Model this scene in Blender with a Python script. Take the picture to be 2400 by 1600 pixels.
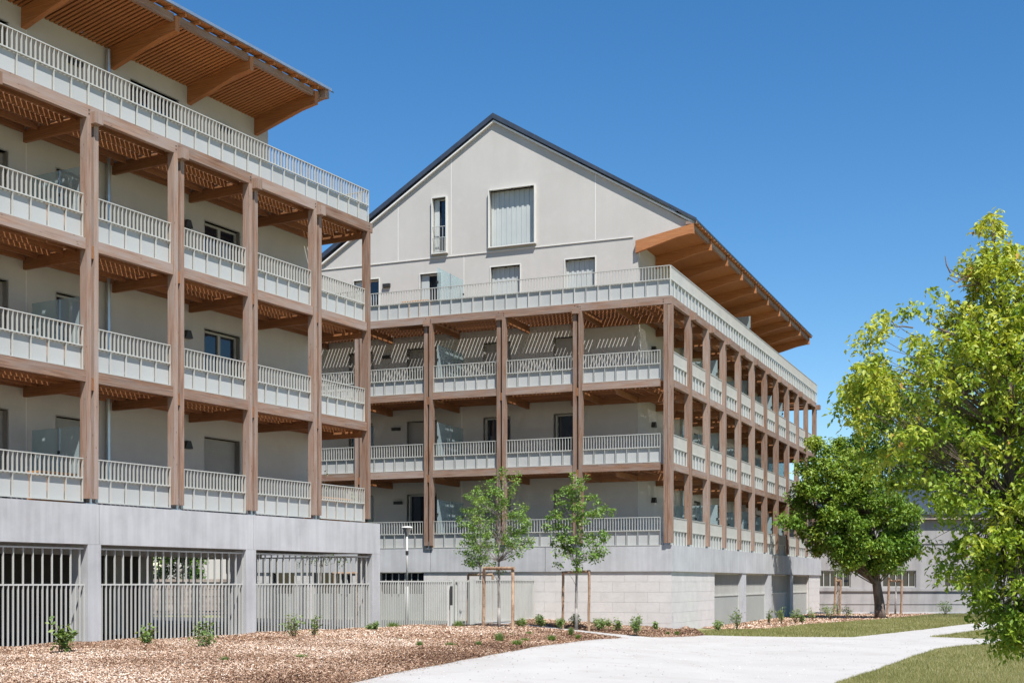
import bpy, bmesh, math, random
import numpy as np
from mathutils import Matrix, Vector
random.seed(7); rng = np.random.default_rng(11)
for o in list(bpy.data.objects): bpy.data.objects.remove(o)
C = bpy.context.scene.collection
SC = bpy.context.scene
R_ = math.radians

# ------------------------------------------------------------------ camera, sky, sun, exposure
CAM_Z = 1.46; FPX = 3058.0; HOR = 1362.5
cam = bpy.data.cameras.new('camera'); co = bpy.data.objects.new('camera', cam); C.objects.link(co)
co.location = (0, 0, CAM_Z); co.rotation_euler = (R_(90), 0, 0)
cam.sensor_width = 36; cam.lens = FPX / 2400 * 36
cam.shift_y = (HOR - 800) / 2400
cam.clip_start = 0.1; cam.clip_end = 3000
SC.camera = co
SUN_E, SUN_PSI = 59.0, 20.3
w = bpy.data.worlds.new('World'); SC.world = w; w.use_nodes = True
nt = w.node_tree; nt.nodes.clear()
sky = nt.nodes.new('ShaderNodeTexSky'); sky.sky_type = 'NISHITA'; sky.sun_disc = False
sky.sun_elevation = R_(SUN_E); sky.sun_rotation = R_(180 - SUN_PSI)
sky.altitude = 200; sky.air_density = 1.0; sky.dust_density = 0.0; sky.ozone_density = 3.0
bg = nt.nodes.new('ShaderNodeBackground'); bg.inputs[1].default_value = 0.09
wo = nt.nodes.new('ShaderNodeOutputWorld')
hsv = nt.nodes.new('ShaderNodeHueSaturation'); hsv.inputs['Saturation'].default_value = 1.3
nt.links.new(sky.outputs[0], hsv.inputs['Color']); nt.links.new(hsv.outputs[0], bg.inputs[0]); nt.links.new(bg.outputs[0], wo.inputs[0])
sl = bpy.data.lights.new('sun', 'SUN'); sl.energy = 5.0; sl.angle = R_(0.5); sl.color = (1, 0.975, 0.94)
so = bpy.data.objects.new('sun', sl); C.objects.link(so); so.rotation_euler = (R_(90 - SUN_E), 0, R_(SUN_PSI)); so.location = (10, -20, 40)
SC.view_settings.view_transform = 'Standard'; SC.view_settings.look = 'None'
SC.view_settings.gamma = 1; SC.view_settings.use_curve_mapping = False
SC.view_settings.exposure = 0.72

# ------------------------------------------------------------------ materials
def newmat(name):
    m = bpy.data.materials.new(name); m.use_nodes = True
    n = m.node_tree; b = n.nodes['Principled BSDF']
    return m, n, b
def N(n, t, **k):
    x = n.nodes.new(t)
    for a, v in k.items():
        if a.startswith('i_'):
            x.inputs[int(a[2:])].default_value = v
        else: setattr(x, a, v)
    return x
def ramp(n, stops):
    r = n.nodes.new('ShaderNodeValToRGB'); e = r.color_ramp.elements
    while len(e) > 1: e.remove(e[0])
    e[0].position = stops[0][0]; e[0].color = (*stops[0][1], 1)
    for p, c in stops[1:]:
        q = e.new(p); q.color = (*c, 1)
    return r
def c3(*v): return tuple(v)
def mix(n, a, b, f, mode='MIX'):
    x = n.nodes.new('ShaderNodeMix'); x.data_type = 'RGBA'; x.blend_type = mode
    for s, v in ((0, f), (6, a), (7, b)):
        if hasattr(v, 'is_linked') or hasattr(v, 'links'): n.links.new(v, x.inputs[s])
        else: x.inputs[s].default_value = v if s == 0 else (*v, 1)
    return x.outputs[2]

def mat_wood(name, dark, mid, light, grey, greyamt, rough=0.75):
    m, n, b = newmat(name)
    uv = N(n, 'ShaderNodeUVMap'); oi = N(n, 'ShaderNodeObjectInfo')
    mul = N(n, 'ShaderNodeVectorMath', operation='MULTIPLY_ADD')
    comb = N(n, 'ShaderNodeCombineXYZ'); n.links.new(oi.outputs['Random'], comb.inputs[0]); n.links.new(oi.outputs['Random'], comb.inputs[1])
    n.links.new(comb.outputs[0], mul.inputs[0]); mul.inputs[1].default_value = (91, 37, 0); n.links.new(uv.outputs[0], mul.inputs[2])
    mp = N(n, 'ShaderNodeMapping'); n.links.new(mul.outputs[0], mp.inputs[0]); mp.inputs[3].default_value = (0.9, 26, 1)
    gr = N(n, 'ShaderNodeTexNoise'); gr.inputs['Scale'].default_value = 1.6; gr.inputs['Detail'].default_value = 6; gr.inputs['Distortion'].default_value = 0.5
    n.links.new(mp.outputs[0], gr.inputs[0])
    r1 = ramp(n, [(0.3, dark), (0.5, mid), (0.68, light)]); n.links.new(gr.outputs[0], r1.inputs[0])
    mp2 = N(n, 'ShaderNodeMapping'); n.links.new(mul.outputs[0], mp2.inputs[0]); mp2.inputs[3].default_value = (0.8, 5, 1)
    g2 = N(n, 'ShaderNodeTexNoise'); g2.inputs['Scale'].default_value = 1.3; g2.inputs['Detail'].default_value = 5; n.links.new(mp2.outputs[0], g2.inputs[0])
    rg = ramp(n, [(0.35, (0, 0, 0)), (0.7, (greyamt,) * 3)]); n.links.new(g2.outputs[0], rg.inputs[0])
    pr = N(n, 'ShaderNodeMapRange'); n.links.new(oi.outputs['Random'], pr.inputs[0]); pr.inputs[1].default_value = 0.25; pr.inputs[3].default_value = 0.0; pr.inputs[4].default_value = 0.35 if greyamt > 0.6 else 0.1
    ga = N(n, 'ShaderNodeMath', operation='ADD'); ga.use_clamp = True; n.links.new(rg.outputs[0], ga.inputs[0]); n.links.new(pr.outputs[0], ga.inputs[1])
    col = mix(n, r1.outputs[0], grey, ga.outputs[0])
    # knots
    mp3 = N(n, 'ShaderNodeMapping'); n.links.new(mul.outputs[0], mp3.inputs[0]); mp3.inputs[3].default_value = (2.2, 6, 1)
    vo = N(n, 'ShaderNodeTexVoronoi'); vo.inputs['Scale'].default_value = 1.4; n.links.new(mp3.outputs[0], vo.inputs[0])
    rk = ramp(n, [(0.05, (1, 1, 1)), (0.12, (0, 0, 0))]); n.links.new(vo.outputs['Distance'], rk.inputs[0])
    kf = N(n, 'ShaderNodeMath', operation='MULTIPLY'); n.links.new(rk.outputs[0], kf.inputs[0]); kf.inputs[1].default_value = 0.65
    col = mix(n, col, tuple(d * 0.45 for d in dark), kf.outputs[0])
    hs = N(n, 'ShaderNodeHueSaturation'); n.links.new(col, hs.inputs['Color'])
    mr = N(n, 'ShaderNodeMapRange'); n.links.new(oi.outputs['Random'], mr.inputs[0]); mr.inputs[3].default_value = 0.78; mr.inputs[4].default_value = 1.12
    n.links.new(mr.outputs[0], hs.inputs['Value'])
    n.links.new(hs.outputs[0], b.inputs['Base Color']); b.inputs['Roughness'].default_value = rough
    bp = N(n, 'ShaderNodeBump'); bp.inputs['Strength'].default_value = 0.25; bp.inputs['Distance'].default_value = 0.01
    n.links.new(gr.outputs[0], bp.inputs['Height']); n.links.new(bp.outputs[0], b.inputs['Normal'])
    return m
def mat_noise(name, c1, c2, scale=2.0, rough=0.85, stretch=(1, 1, 1), detail=6, bump=0.0, c3_=None, s3=20, a3=0.3, metal=0.0, rnd=0.0, bscale=None, streak=0.0):
    m, n, b = newmat(name)
    ge = N(n, 'ShaderNodeNewGeometry'); mp = N(n, 'ShaderNodeMapping'); n.links.new(ge.outputs['Position'], mp.inputs[0]); mp.inputs[3].default_value = stretch
    t = N(n, 'ShaderNodeTexNoise'); t.inputs['Scale'].default_value = scale; t.inputs['Detail'].default_value = detail; n.links.new(mp.outputs[0], t.inputs[0])
    r = ramp(n, [(0.3, c1), (0.7, c2)]); n.links.new(t.outputs[0], r.inputs[0]); col = r.outputs[0]
    if c3_:
        t2 = N(n, 'ShaderNodeTexNoise'); t2.inputs['Scale'].default_value = s3; t2.inputs['Detail'].default_value = 4; n.links.new(ge.outputs['Position'], t2.inputs[0])
        r2 = ramp(n, [(0.52, (0, 0, 0)), (0.72, (a3,) * 3)]); n.links.new(t2.outputs[0], r2.inputs[0])
        col = mix(n, col, c3_, r2.outputs[0])
    if streak:
        ms_ = N(n, 'ShaderNodeMapping'); n.links.new(ge.outputs['Position'], ms_.inputs[0]); ms_.inputs[3].default_value = (1.6, 1.6, 0.25)
        t5 = N(n, 'ShaderNodeTexNoise'); t5.inputs['Scale'].default_value = 1.3; t5.inputs['Detail'].default_value = 7; n.links.new(ms_.outputs[0], t5.inputs[0])
        r5 = ramp(n, [(0.38, (1 - streak,) * 3), (0.55, (1, 1, 1))]); n.links.new(t5.outputs[0], r5.inputs[0]); col = mix(n, col, r5.outputs[0], 1.0, 'MULTIPLY')
    if rnd:
        oi = N(n, 'ShaderNodeObjectInfo'); hs = N(n, 'ShaderNodeHueSaturation'); mr = N(n, 'ShaderNodeMapRange')
        n.links.new(oi.outputs['Random'], mr.inputs[0]); mr.inputs[3].default_value = 1 - rnd; mr.inputs[4].default_value = 1 + rnd
        n.links.new(mr.outputs[0], hs.inputs['Value']); n.links.new(col, hs.inputs['Color']); col = hs.outputs[0]
    n.links.new(col, b.inputs['Base Color']); b.inputs['Roughness'].default_value = rough; b.inputs['Metallic'].default_value = metal
    if bump:
        t3 = N(n, 'ShaderNodeTexNoise'); t3.inputs['Scale'].default_value = bscale or scale * 12; t3.inputs['Detail'].default_value = 3; n.links.new(ge.outputs['Position'], t3.inputs[0])
        bp = N(n, 'ShaderNodeBump'); bp.inputs['Strength'].default_value = bump; bp.inputs['Distance'].default_value = 0.02
        n.links.new(t3.outputs[0], bp.inputs['Height']); n.links.new(bp.outputs[0], b.inputs['Normal'])
    return m
def mat_concrete(name, base, rnd=0.0):
    m, n, b = newmat(name)
    ge = N(n, 'ShaderNodeNewGeometry')
    t = N(n, 'ShaderNodeTexNoise'); t.inputs['Scale'].default_value = 0.8; t.inputs['Detail'].default_value = 8; t.inputs['Roughness'].default_value = 0.62; n.links.new(ge.outputs['Position'], t.inputs[0])
    r = ramp(n, [(0.3, tuple(v * 0.84 for v in base)), (0.5, base), (0.7, tuple(min(1, v * 1.13) for v in base))]); n.links.new(t.outputs[0], r.inputs[0])
    mp = N(n, 'ShaderNodeMapping'); n.links.new(ge.outputs['Position'], mp.inputs[0]); mp.inputs[3].default_value = (5, 5, 0.35)
    t2 = N(n, 'ShaderNodeTexNoise'); t2.inputs['Scale'].default_value = 1.2; t2.inputs['Detail'].default_value = 6; n.links.new(mp.outputs[0], t2.inputs[0])
    r2 = ramp(n, [(0.42, (0.84, 0.83, 0.83)), (0.58, (1.05, 1.05, 1.05))]); n.links.new(t2.outputs[0], r2.inputs[0])
    col = mix(n, r.outputs[0], r2.outputs[0], 0.45, 'MULTIPLY')
    vo = N(n, 'ShaderNodeTexVoronoi'); vo.inputs['Scale'].default_value = 7; n.links.new(ge.outputs['Position'], vo.inputs[0])
    rv = ramp(n, [(0.04, (0.72,) * 3), (0.09, (1, 1, 1))]); n.links.new(vo.outputs['Distance'], rv.inputs[0])
    col = mix(n, col, rv.outputs[0], 0.5, 'MULTIPLY')
    if rnd:
        oi = N(n, 'ShaderNodeObjectInfo'); hs = N(n, 'ShaderNodeHueSaturation'); mr = N(n, 'ShaderNodeMapRange')
        n.links.new(oi.outputs['Random'], mr.inputs[0]); mr.inputs[3].default_value = 1 - rnd; mr.inputs[4].default_value = 1 + rnd
        n.links.new(mr.outputs[0], hs.inputs['Value']); n.links.new(col, hs.inputs['Color']); col = hs.outputs[0]
    n.links.new(col, b.inputs['Base Color']); b.inputs['Roughness'].default_value = 0.85
    bp = N(n, 'ShaderNodeBump'); bp.inputs['Strength'].default_value = 0.25; bp.inputs['Distance'].default_value = 0.01
    n.links.new(t.outputs[0], bp.inputs['Height']); n.links.new(bp.outputs[0], b.inputs['Normal'])
    return m
def mat_leaf(name, stops, trans=0.35):
    m = bpy.data.materials.new(name); m.use_nodes = True; n = m.node_tree; n.nodes.clear()
    at = N(n, 'ShaderNodeAttribute', attribute_name='tint')
    r = ramp(n, stops); n.links.new(at.outputs['Fac'], r.inputs[0])
    b = N(n, 'ShaderNodeBsdfPrincipled'); n.links.new(r.outputs[0], b.inputs['Base Color']); b.inputs['Roughness'].default_value = 0.5
    b.inputs['Specular IOR Level'].default_value = 0.35
    tr = N(n, 'ShaderNodeBsdfTranslucent'); mm = mix(n, r.outputs[0], (1.0, 1.0, 0.35), 1.0, 'MULTIPLY'); n.links.new(mm, tr.inputs[0])
    ms = N(n, 'ShaderNodeMixShader'); ms.inputs[0].default_value = trans
    n.links.new(b.outputs[0], ms.inputs[1]); n.links.new(tr.outputs[0], ms.inputs[2])
    o = N(n, 'ShaderNodeOutputMaterial'); n.links.new(ms.outputs[0], o.inputs[0])
    return m
def mat_attr(name, stops, rough=0.9):
    m, n, b = newmat(name)
    at = N(n, 'ShaderNodeAttribute', attribute_name='tint'); r = ramp(n, stops)
    n.links.new(at.outputs['Fac'], r.inputs[0]); n.links.new(r.outputs[0], b.inputs['Base Color']); b.inputs['Roughness'].default_value = rough
    return m

M = {}
M['wood_out'] = mat_wood('weathered_larch', (0.115, 0.054, 0.03), (0.235, 0.122, 0.068), (0.35, 0.205, 0.125), (0.27, 0.215, 0.185), 0.75)
M['wood_in'] = mat_wood('sheltered_larch', (0.17, 0.065, 0.022), (0.25, 0.10, 0.035), (0.33, 0.15, 0.058), (0.26, 0.13, 0.07), 0.3, 0.6)
M['wood_soffit'] = mat_wood('soffit_larch', (0.27, 0.09, 0.025), (0.39, 0.145, 0.04), (0.48, 0.20, 0.065), (0.34, 0.17, 0.08), 0.3, 0.6)
M['wood_deck'] = mat_wood('deck_larch', (0.30, 0.155, 0.08), (0.42, 0.235, 0.13), (0.50, 0.30, 0.18), (0.42, 0.31, 0.23), 0.4)
M['wood_orange'] = mat_wood('orange_pine', (0.42, 0.17, 0.05), (0.55, 0.24, 0.08), (0.62, 0.32, 0.12), (0.5, 0.3, 0.15), 0.2)
M['metal'] = mat_noise('painted_railing_metal', (0.40, 0.40, 0.365), (0.45, 0.45, 0.41), 1.5, 0.45)
M['panel'] = mat_noise('painted_sheet_panel', (0.375, 0.377, 0.36), (0.412, 0.414, 0.397), 0.8, 0.42, rnd=0.03)
M['fence'] = mat_noise('painted_fence_metal', (0.42, 0.415, 0.38), (0.48, 0.475, 0.44), 1.5, 0.5)
M['render'] = mat_noise('lime_render', (0.42, 0.395, 0.36), (0.465, 0.44, 0.405), 0.35, 0.95, detail=8, bump=0.25, c3_=(0.49, 0.465, 0.43), s3=3, a3=0.35, bscale=60, streak=0.03)
M['joint'] = mat_noise('pale_joint', (0.62, 0.60, 0.56), (0.66, 0.64, 0.6), 2, 0.7)
M['drip'] = mat_noise('dark_drip', (0.22, 0.21, 0.2), (0.26, 0.25, 0.24), 2, 0.7)
M['concrete'] = mat_concrete('cast_concrete', (0.40, 0.40, 0.40), 0.04)
M['block'] = mat_noise('stone_block', (0.50, 0.475, 0.445), (0.555, 0.53, 0.50), 2.5, 0.95, detail=8, bump=0.3, c3_=(0.46, 0.42, 0.39), s3=9, a3=0.35, rnd=0.035, bscale=40)
M['mortar'] = mat_noise('mortar', (0.50, 0.47, 0.44), (0.56, 0.53, 0.50), 4, 0.95)
M['slate'] = mat_noise('slate_roof', (0.025, 0.035, 0.055), (0.045, 0.055, 0.08), 3, 0.45)
M['zinc'] = mat_noise('zinc', (0.42, 0.45, 0.48), (0.55, 0.58, 0.6), 3, 0.35, metal=0.8)
M['dark'] = mat_noise('dark_metal', (0.015, 0.014, 0.013), (0.03, 0.028, 0.026), 3, 0.5)
M['gap'] = mat_noise('dark_membrane', (0.03, 0.02, 0.015), (0.05, 0.03, 0.02), 3, 0.9)
M['frame'] = mat_noise('window_frame', (0.33, 0.32, 0.29), (0.38, 0.37, 0.34), 2, 0.5)
M['frame_pale'] = mat_noise('pale_window_surround', (0.56, 0.55, 0.5), (0.62, 0.61, 0.56), 2, 0.5)
M['shutter'] = mat_noise('roller_shutter', (0.28, 0.265, 0.24), (0.33, 0.31, 0.285), 2, 0.55)
M['fold'] = mat_noise('folding_shutter', (0.40, 0.42, 0.40), (0.46, 0.48, 0.46), 1, 0.45)
M['louver'] = mat_noise('grey_green_door', (0.30, 0.31, 0.285), (0.34, 0.35, 0.325), 0.7, 0.5)
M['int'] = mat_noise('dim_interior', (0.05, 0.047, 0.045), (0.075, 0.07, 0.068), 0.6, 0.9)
M['asphalt'] = mat_noise('asphalt', (0.045, 0.045, 0.047), (0.07, 0.07, 0.07), 3, 0.9, bump=0.3)
M['farwall'] = mat_noise('far_render', (0.27, 0.255, 0.25), (0.34, 0.325, 0.315), 0.5, 0.95, stretch=(1, 1, 2), c3_=(0.3, 0.28, 0.27), s3=1.5, a3=0.5, streak=0.2)
M['stonewall'] = mat_noise('rubble_wall', (0.22, 0.17, 0.14), (0.42, 0.35, 0.29), 5, 0.95, bump=0.6)
M['bark'] = mat_noise('bark', (0.07, 0.05, 0.04), (0.2, 0.15, 0.12), 7, 0.95, stretch=(1, 1, 0.25), bump=0.8)
M['bark_grey'] = mat_noise('grey_bark', (0.15, 0.135, 0.12), (0.34, 0.31, 0.28), 12, 0.9, stretch=(1, 1, 0.4), bump=0.5)
M['stake'] = mat_noise('peeled_stake', (0.22, 0.125, 0.07), (0.42, 0.29, 0.19), 9, 0.85, stretch=(1, 1, 0.25), bump=0.6, c3_=(0.12, 0.07, 0.04), s3=14, a3=0.8)
M['twig'] = mat_noise('twig', (0.1, 0.07, 0.05), (0.2, 0.14, 0.09), 9, 0.9)
M['white'] = mat_noise('white_paint', (0.72, 0.72, 0.7), (0.78, 0.78, 0.76), 2, 0.5)
M['path'] = mat_noise('pale_sand_path', (0.365, 0.345, 0.32), (0.415, 0.395, 0.37), 0.6, 0.95, stretch=(1, 0.6, 1), detail=9, bump=0.35, c3_=(0.30, 0.27, 0.235), s3=1.3, a3=0.35, bscale=35)
M['soil'] = mat_noise('mulch_bed', (0.22, 0.12, 0.07), (0.38, 0.24, 0.15), 5, 0.95, detail=10, bump=1.0, c3_=(0.5, 0.34, 0.23), s3=22, a3=0.9, bscale=22)
M['lawn'] = mat_noise('dry_lawn', (0.17, 0.165, 0.06), (0.25, 0.23, 0.10), 1.2, 0.95, detail=9, bump=0.8, c3_=(0.32, 0.27, 0.16), s3=4, a3=0.6, bscale=25)
M['chips'] = mat_attr('wood_chips', [(0, (0.08, 0.04, 0.022)), (0.3, (0.25, 0.14, 0.08)), (0.55, (0.42, 0.275, 0.18)), (0.8, (0.57, 0.43, 0.32)), (1, (0.72, 0.63, 0.53))])
M['grit'] = mat_attr('path_grit', [(0, (0.2, 0.18, 0.16)), (1, (0.5, 0.47, 0.43))])
M['blade'] = mat_leaf('grass_blades', [(0, (0.12, 0.14, 0.035)), (0.5, (0.255, 0.245, 0.085)), (0.85, (0.34, 0.32, 0.14)), (1, (0.5, 0.44, 0.27))], 0.3)
LS = [(0, (0.045, 0.10, 0.015)), (0.35, (0.09, 0.18, 0.022)), (0.65, (0.17, 0.28, 0.036)), (0.9, (0.31, 0.38, 0.06)), (1.0, (0.36, 0.24, 0.07))]
M['leaf'] = mat_leaf('maple_leaves', LS)
M['leaf_near'] = mat_leaf('box_elder_leaves', [(0, (0.05, 0.11, 0.015)), (0.35, (0.115, 0.21, 0.024)), (0.65, (0.27, 0.36, 0.04)), (0.93, (0.52, 0.53, 0.09)), (1.0, (0.45, 0.26, 0.06))], 0.4)
M['leaf_young'] = mat_leaf('young_leaves', [(0, (0.07, 0.14, 0.03)), (0.4, (0.14, 0.25, 0.05)), (0.8, (0.25, 0.36, 0.08)), (1.0, (0.3, 0.2, 0.09))])
M['leaf_shrub'] = mat_leaf('shrub_leaves', [(0, (0.07, 0.12, 0.035)), (0.5, (0.18, 0.27, 0.08)), (0.9, (0.30, 0.37, 0.15)), (1.0, (0.34, 0.16, 0.12))])
def mat_pane(name, col, rough=0.05, spec=0.8):
    m, n, b = newmat(name); b.inputs['Base Color'].default_value = (*col, 1); b.inputs['Roughness'].default_value = rough; b.inputs['Specular IOR Level'].default_value = spec
    return m
M['pane'] = mat_pane('dark_window_glass', (0.012, 0.016, 0.025))
def mat_screen():
    m = bpy.data.materials.new('privacy_glass'); m.use_nodes = True; n = m.node_tree; n.nodes.clear()
    tr = N(n, 'ShaderNodeBsdfTransparent'); tr.inputs[0].default_value = (0.80, 0.89, 0.90, 1)
    di = N(n, 'ShaderNodeBsdfPrincipled'); di.inputs['Base Color'].default_value = (0.48, 0.57, 0.58, 1); di.inputs['Roughness'].default_value = 0.12
    ms = N(n, 'ShaderNodeMixShader'); ms.inputs[0].default_value = 0.38; n.links.new(tr.outputs[0], ms.inputs[1]); n.links.new(di.outputs[0], ms.inputs[2])
    o = N(n, 'ShaderNodeOutputMaterial'); n.links.new(ms.outputs[0], o.inputs[0]); return m
M['screen'] = mat_screen()

# ------------------------------------------------------------------ object helpers
MW = {}
def link(o, parent=None, mw=None):
    C.objects.link(o); mw = mw or Matrix.Identity(4); MW[o.name] = mw
    if parent is not None:
        o.parent = parent; o.matrix_local = MW[parent.name].inverted() @ mw
    else: o.matrix_local = mw
    return o
def tag(o, label=None, cat=None, group=None, kind=None):
    if label: o['label'] = label
    if cat: o['category'] = cat
    if group: o['group'] = group
    if kind: o['kind'] = kind
    return o
def empty(name, loc):
    o = bpy.data.objects.new(name, None); o.empty_display_size = 0.3
    return link(o, None, Matrix.Translation(loc))
class Frame:
    def __init__(s, O, ang=None, d=None, n=None):
        s.O = O; s.d = d; s.n = n; s.rz = math.atan2(d[1], d[0])
    def p(s, a, o, z): return Vector((s.O[0] + s.d[0] * a + s.n[0] * o, s.O[1] + s.d[1] * a + s.n[1] * o, z))
aA, aB = R_(28.749), R_(22.664)
FA = Frame((-9.328, 28.784), d=(math.sin(aA), math.cos(aA)), n=(math.cos(aA), -math.sin(aA)))
BR = Frame((5.467, 45.228), d=(math.sin(aB), math.cos(aB)), n=(math.cos(aB), -math.sin(aB)))
BF = Frame((5.467, 45.228), d=(-math.cos(aB), math.sin(aB)), n=(-math.sin(aB), -math.cos(aB)))
A_END = 10.62
FE = Frame(tuple(FA.p(A_END, 0, 0)[:2]), d=(-math.cos(aA), math.sin(aA)), n=(math.sin(aA), math.cos(aA)))   # far gable side of the left building
ID = Frame((0, 0), d=(1, 0), n=(0, -1))

def box_uv(L):
    """unit data of a centred box: verts, faces, uvs; grain along the longest side"""
    x, y, z = (v / 2 for v in L)
    V = [(-x, -y, -z), (x, -y, -z), (x, y, -z), (-x, y, -z), (-x, -y, z), (x, -y, z), (x, y, z), (-x, y, z)]
    Fc = [(0, 3, 2, 1), (4, 5, 6, 7), (0, 1, 5, 4), (1, 2, 6, 5), (2, 3, 7, 6), (3, 0, 4, 7)]
    ax = max(range(3), key=lambda i: L[i]); oth = [i for i in range(3) if i != ax]
    U = []
    for k, f in enumerate(Fc):
        for i in f:
            v = V[i]
            U.append((v[ax] + (L[ax] / 2), v[oth[0]] + v[oth[1]] + 0.37 * k))
    return V, Fc, U
CACHE = {}
def box_mesh(L, mat, name):
    key = (tuple(round(v, 4) for v in L), mat)
    if key in CACHE: return CACHE[key]
    V, Fc, U = box_uv(L); me = bpy.data.meshes.new(name); me.from_pydata(V, [], Fc)
    uv = me.uv_layers.new(name='UVMap'); uv.data.foreach_set('uv', [c for u in U for c in u])
    me.materials.append(M[mat]); CACHE[key] = me; return me
def piece(name, F, a0, a1, o0, o1, z0, z1, mat, parent, label=None):
    L = (abs(a1 - a0), abs(o1 - o0), abs(z1 - z0)); me = box_mesh(L, mat, name)
    o = bpy.data.objects.new(name, me)
    c = F.p((a0 + a1) / 2, (o0 + o1) / 2, (z0 + z1) / 2)
    link(o, parent, Matrix.Translation(c) @ Matrix.Rotation(F.rz, 4, 'Z'))
    if label: o['label'] = label
    return o
class MB:
    def __init__(s): s.V = []; s.F = []; s.U = []
    def box(s, F, a0, a1, o0, o1, z0, z1):
        a0, a1 = sorted((a0, a1)); o0, o1 = sorted((o0, o1)); z0, z1 = sorted((z0, z1))
        V, Fc, U = box_uv((a1 - a0, o1 - o0, z1 - z0)); b = len(s.V)
        ca, cO, cz = (a0 + a1) / 2, (o0 + o1) / 2, (z0 + z1) / 2
        ex = b * 0.731 % 50
        flip = (F.d[0] * F.n[1] - F.d[1] * F.n[0]) < 0
        for v in V: s.V.append(tuple(F.p(ca + v[0], cO + v[1], cz + v[2])))
        k = 0
        for f in Fc:
            us = U[k:k + 4]; k += 4
            f2 = [i + b for i in f]
            if flip: f2 = f2[::-1]; us = us[::-1]
            s.F.append(f2); s.U += [(u[0] + ex, u[1] + ex * 0.3) for u in us]
        return s
    def prism(s, F, a0, a1, poly):
        """poly of (o,z) extruded along a"""
        b = len(s.V); n = len(poly)
        for a in (a0, a1):
            for o, z in poly: s.V.append(tuple(F.p(a, o, z)))
        s.F.append([b + i for i in range(n)]); s.F.append([b + n + i for i in range(n)][::-1])
        for o, z in poly: s.U.append((o, z))
        for o, z in poly[::-1]: s.U.append((o + 3, z))
        for i in range(n):
            j = (i + 1) % n; s.F.append([b + j, b + i, b + n + i, b + n + j])
            s.U += [(poly[j][0], 0), (poly[i][0], 0), (poly[i][0], a1 - a0), (poly[j][0], a1 - a0)]
        return s
    def prism_o(s, F, o0, o1, poly):
        """poly of (a,z) extruded along o"""
        b = len(s.V); n = len(poly)
        for o in (o0, o1):
            for a, z in poly: s.V.append(tuple(F.p(a, o, z)))
        s.F.append([b + i for i in range(n)]); s.F.append([b + n + i for i in range(n)][::-1])
        for a, z in poly: s.U.append((a, z))
        for a, z in poly[::-1]: s.U.append((a + 3, z))
        for i in range(n):
            j = (i + 1) % n; s.F.append([b + j, b + i, b + n + i, b + n + j])
            s.U += [(poly[j][0], 0), (poly[i][0], 0), (poly[i][0], 1), (poly[j][0], 1)]
        return s
    def cyl(s, p0, p1, r0, r1=None, n=8, cap=True):
        r1 = r0 if r1 is None else r1
        p0 = Vector(p0); p1 = Vector(p1); d = (p1 - p0).normalized(); L = (p1 - p0).length
        u = d.orthogonal().normalized(); v = d.cross(u); b = len(s.V)
        for p, r in ((p0, r0), (p1, r1)):
            for i in range(n):
                t = 2 * math.pi * i / n; s.V.append(tuple(p + u * (r * math.cos(t)) + v * (r * math.sin(t))))
        for i in range(n):
            j = (i + 1) % n; s.F.append([b + i, b + j, b + n + j, b + n + i]); s.U += [(0, i / n), (0, (i + 1) / n), (L, (i + 1) / n), (L, i / n)]
        if cap:
            s.F.append([b + i for i in range(n)][::-1]); s.F.append([b + n + i for i in range(n)]); s.U += [(0, 0)] * (2 * n)
        return s
    def tube(s, pts, rad, n=6):
        for i in range(len(pts) - 1): s.cyl(pts[i], pts[i + 1], rad[i], rad[i + 1], n, cap=(i in (0, len(pts) - 2)))
        return s
    def build(s, name, mat, parent=None, recalc=False, smooth=False, origin=None):
        mw = Matrix.Identity(4)
        if parent is not None: mw = Matrix.Translation(MW[parent.name].translation)
        if origin is not None: mw = Matrix.Translation(origin)
        t = mw.translation
        me = bpy.data.meshes.new(name); me.from_pydata([(v[0] - t.x, v[1] - t.y, v[2] - t.z) for v in s.V], [], s.F)
        uv = me.uv_layers.new(name='UVMap'); uv.data.foreach_set('uv', [c for u in s.U for c in u])
        if recalc:
            bm = bmesh.new(); bm.from_mesh(me); bmesh.ops.recalc_face_normals(bm, faces=bm.faces); bm.to_mesh(me); bm.free()
        if smooth: me.polygons.foreach_set('use_smooth', [True] * len(me.polygons))
        me.materials.append(M[mat]); o = bpy.data.objects.new(name, me)
        return link(o, parent, mw)
def np_mesh(name, V, Fn, tint, mat, parent=None, origin=(0, 0, 0)):
    """V (n,3); Fn (m,k) same-size faces; tint per face"""
    me = bpy.data.meshes.new(name); V = np.asarray(V, float) - np.array(origin)
    m, k = Fn.shape
    me.vertices.add(len(V)); me.vertices.foreach_set('co', V.astype(np.float32).ravel())
    me.loops.add(m * k); me.loops.foreach_set('vertex_index', Fn.astype(np.int32).ravel())
    me.polygons.add(m); me.polygons.foreach_set('loop_start', np.arange(0, m * k, k, dtype=np.int32))
    me.update(calc_edges=True); me.validate()
    at = me.attributes.new('tint', 'FLOAT', 'FACE'); at.data.foreach_set('value', np.asarray(tint, np.float32))
    me.materials.append(M[mat]); o = bpy.data.objects.new(name, me)
    return link(o, parent, Matrix.Translation(origin))

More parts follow.
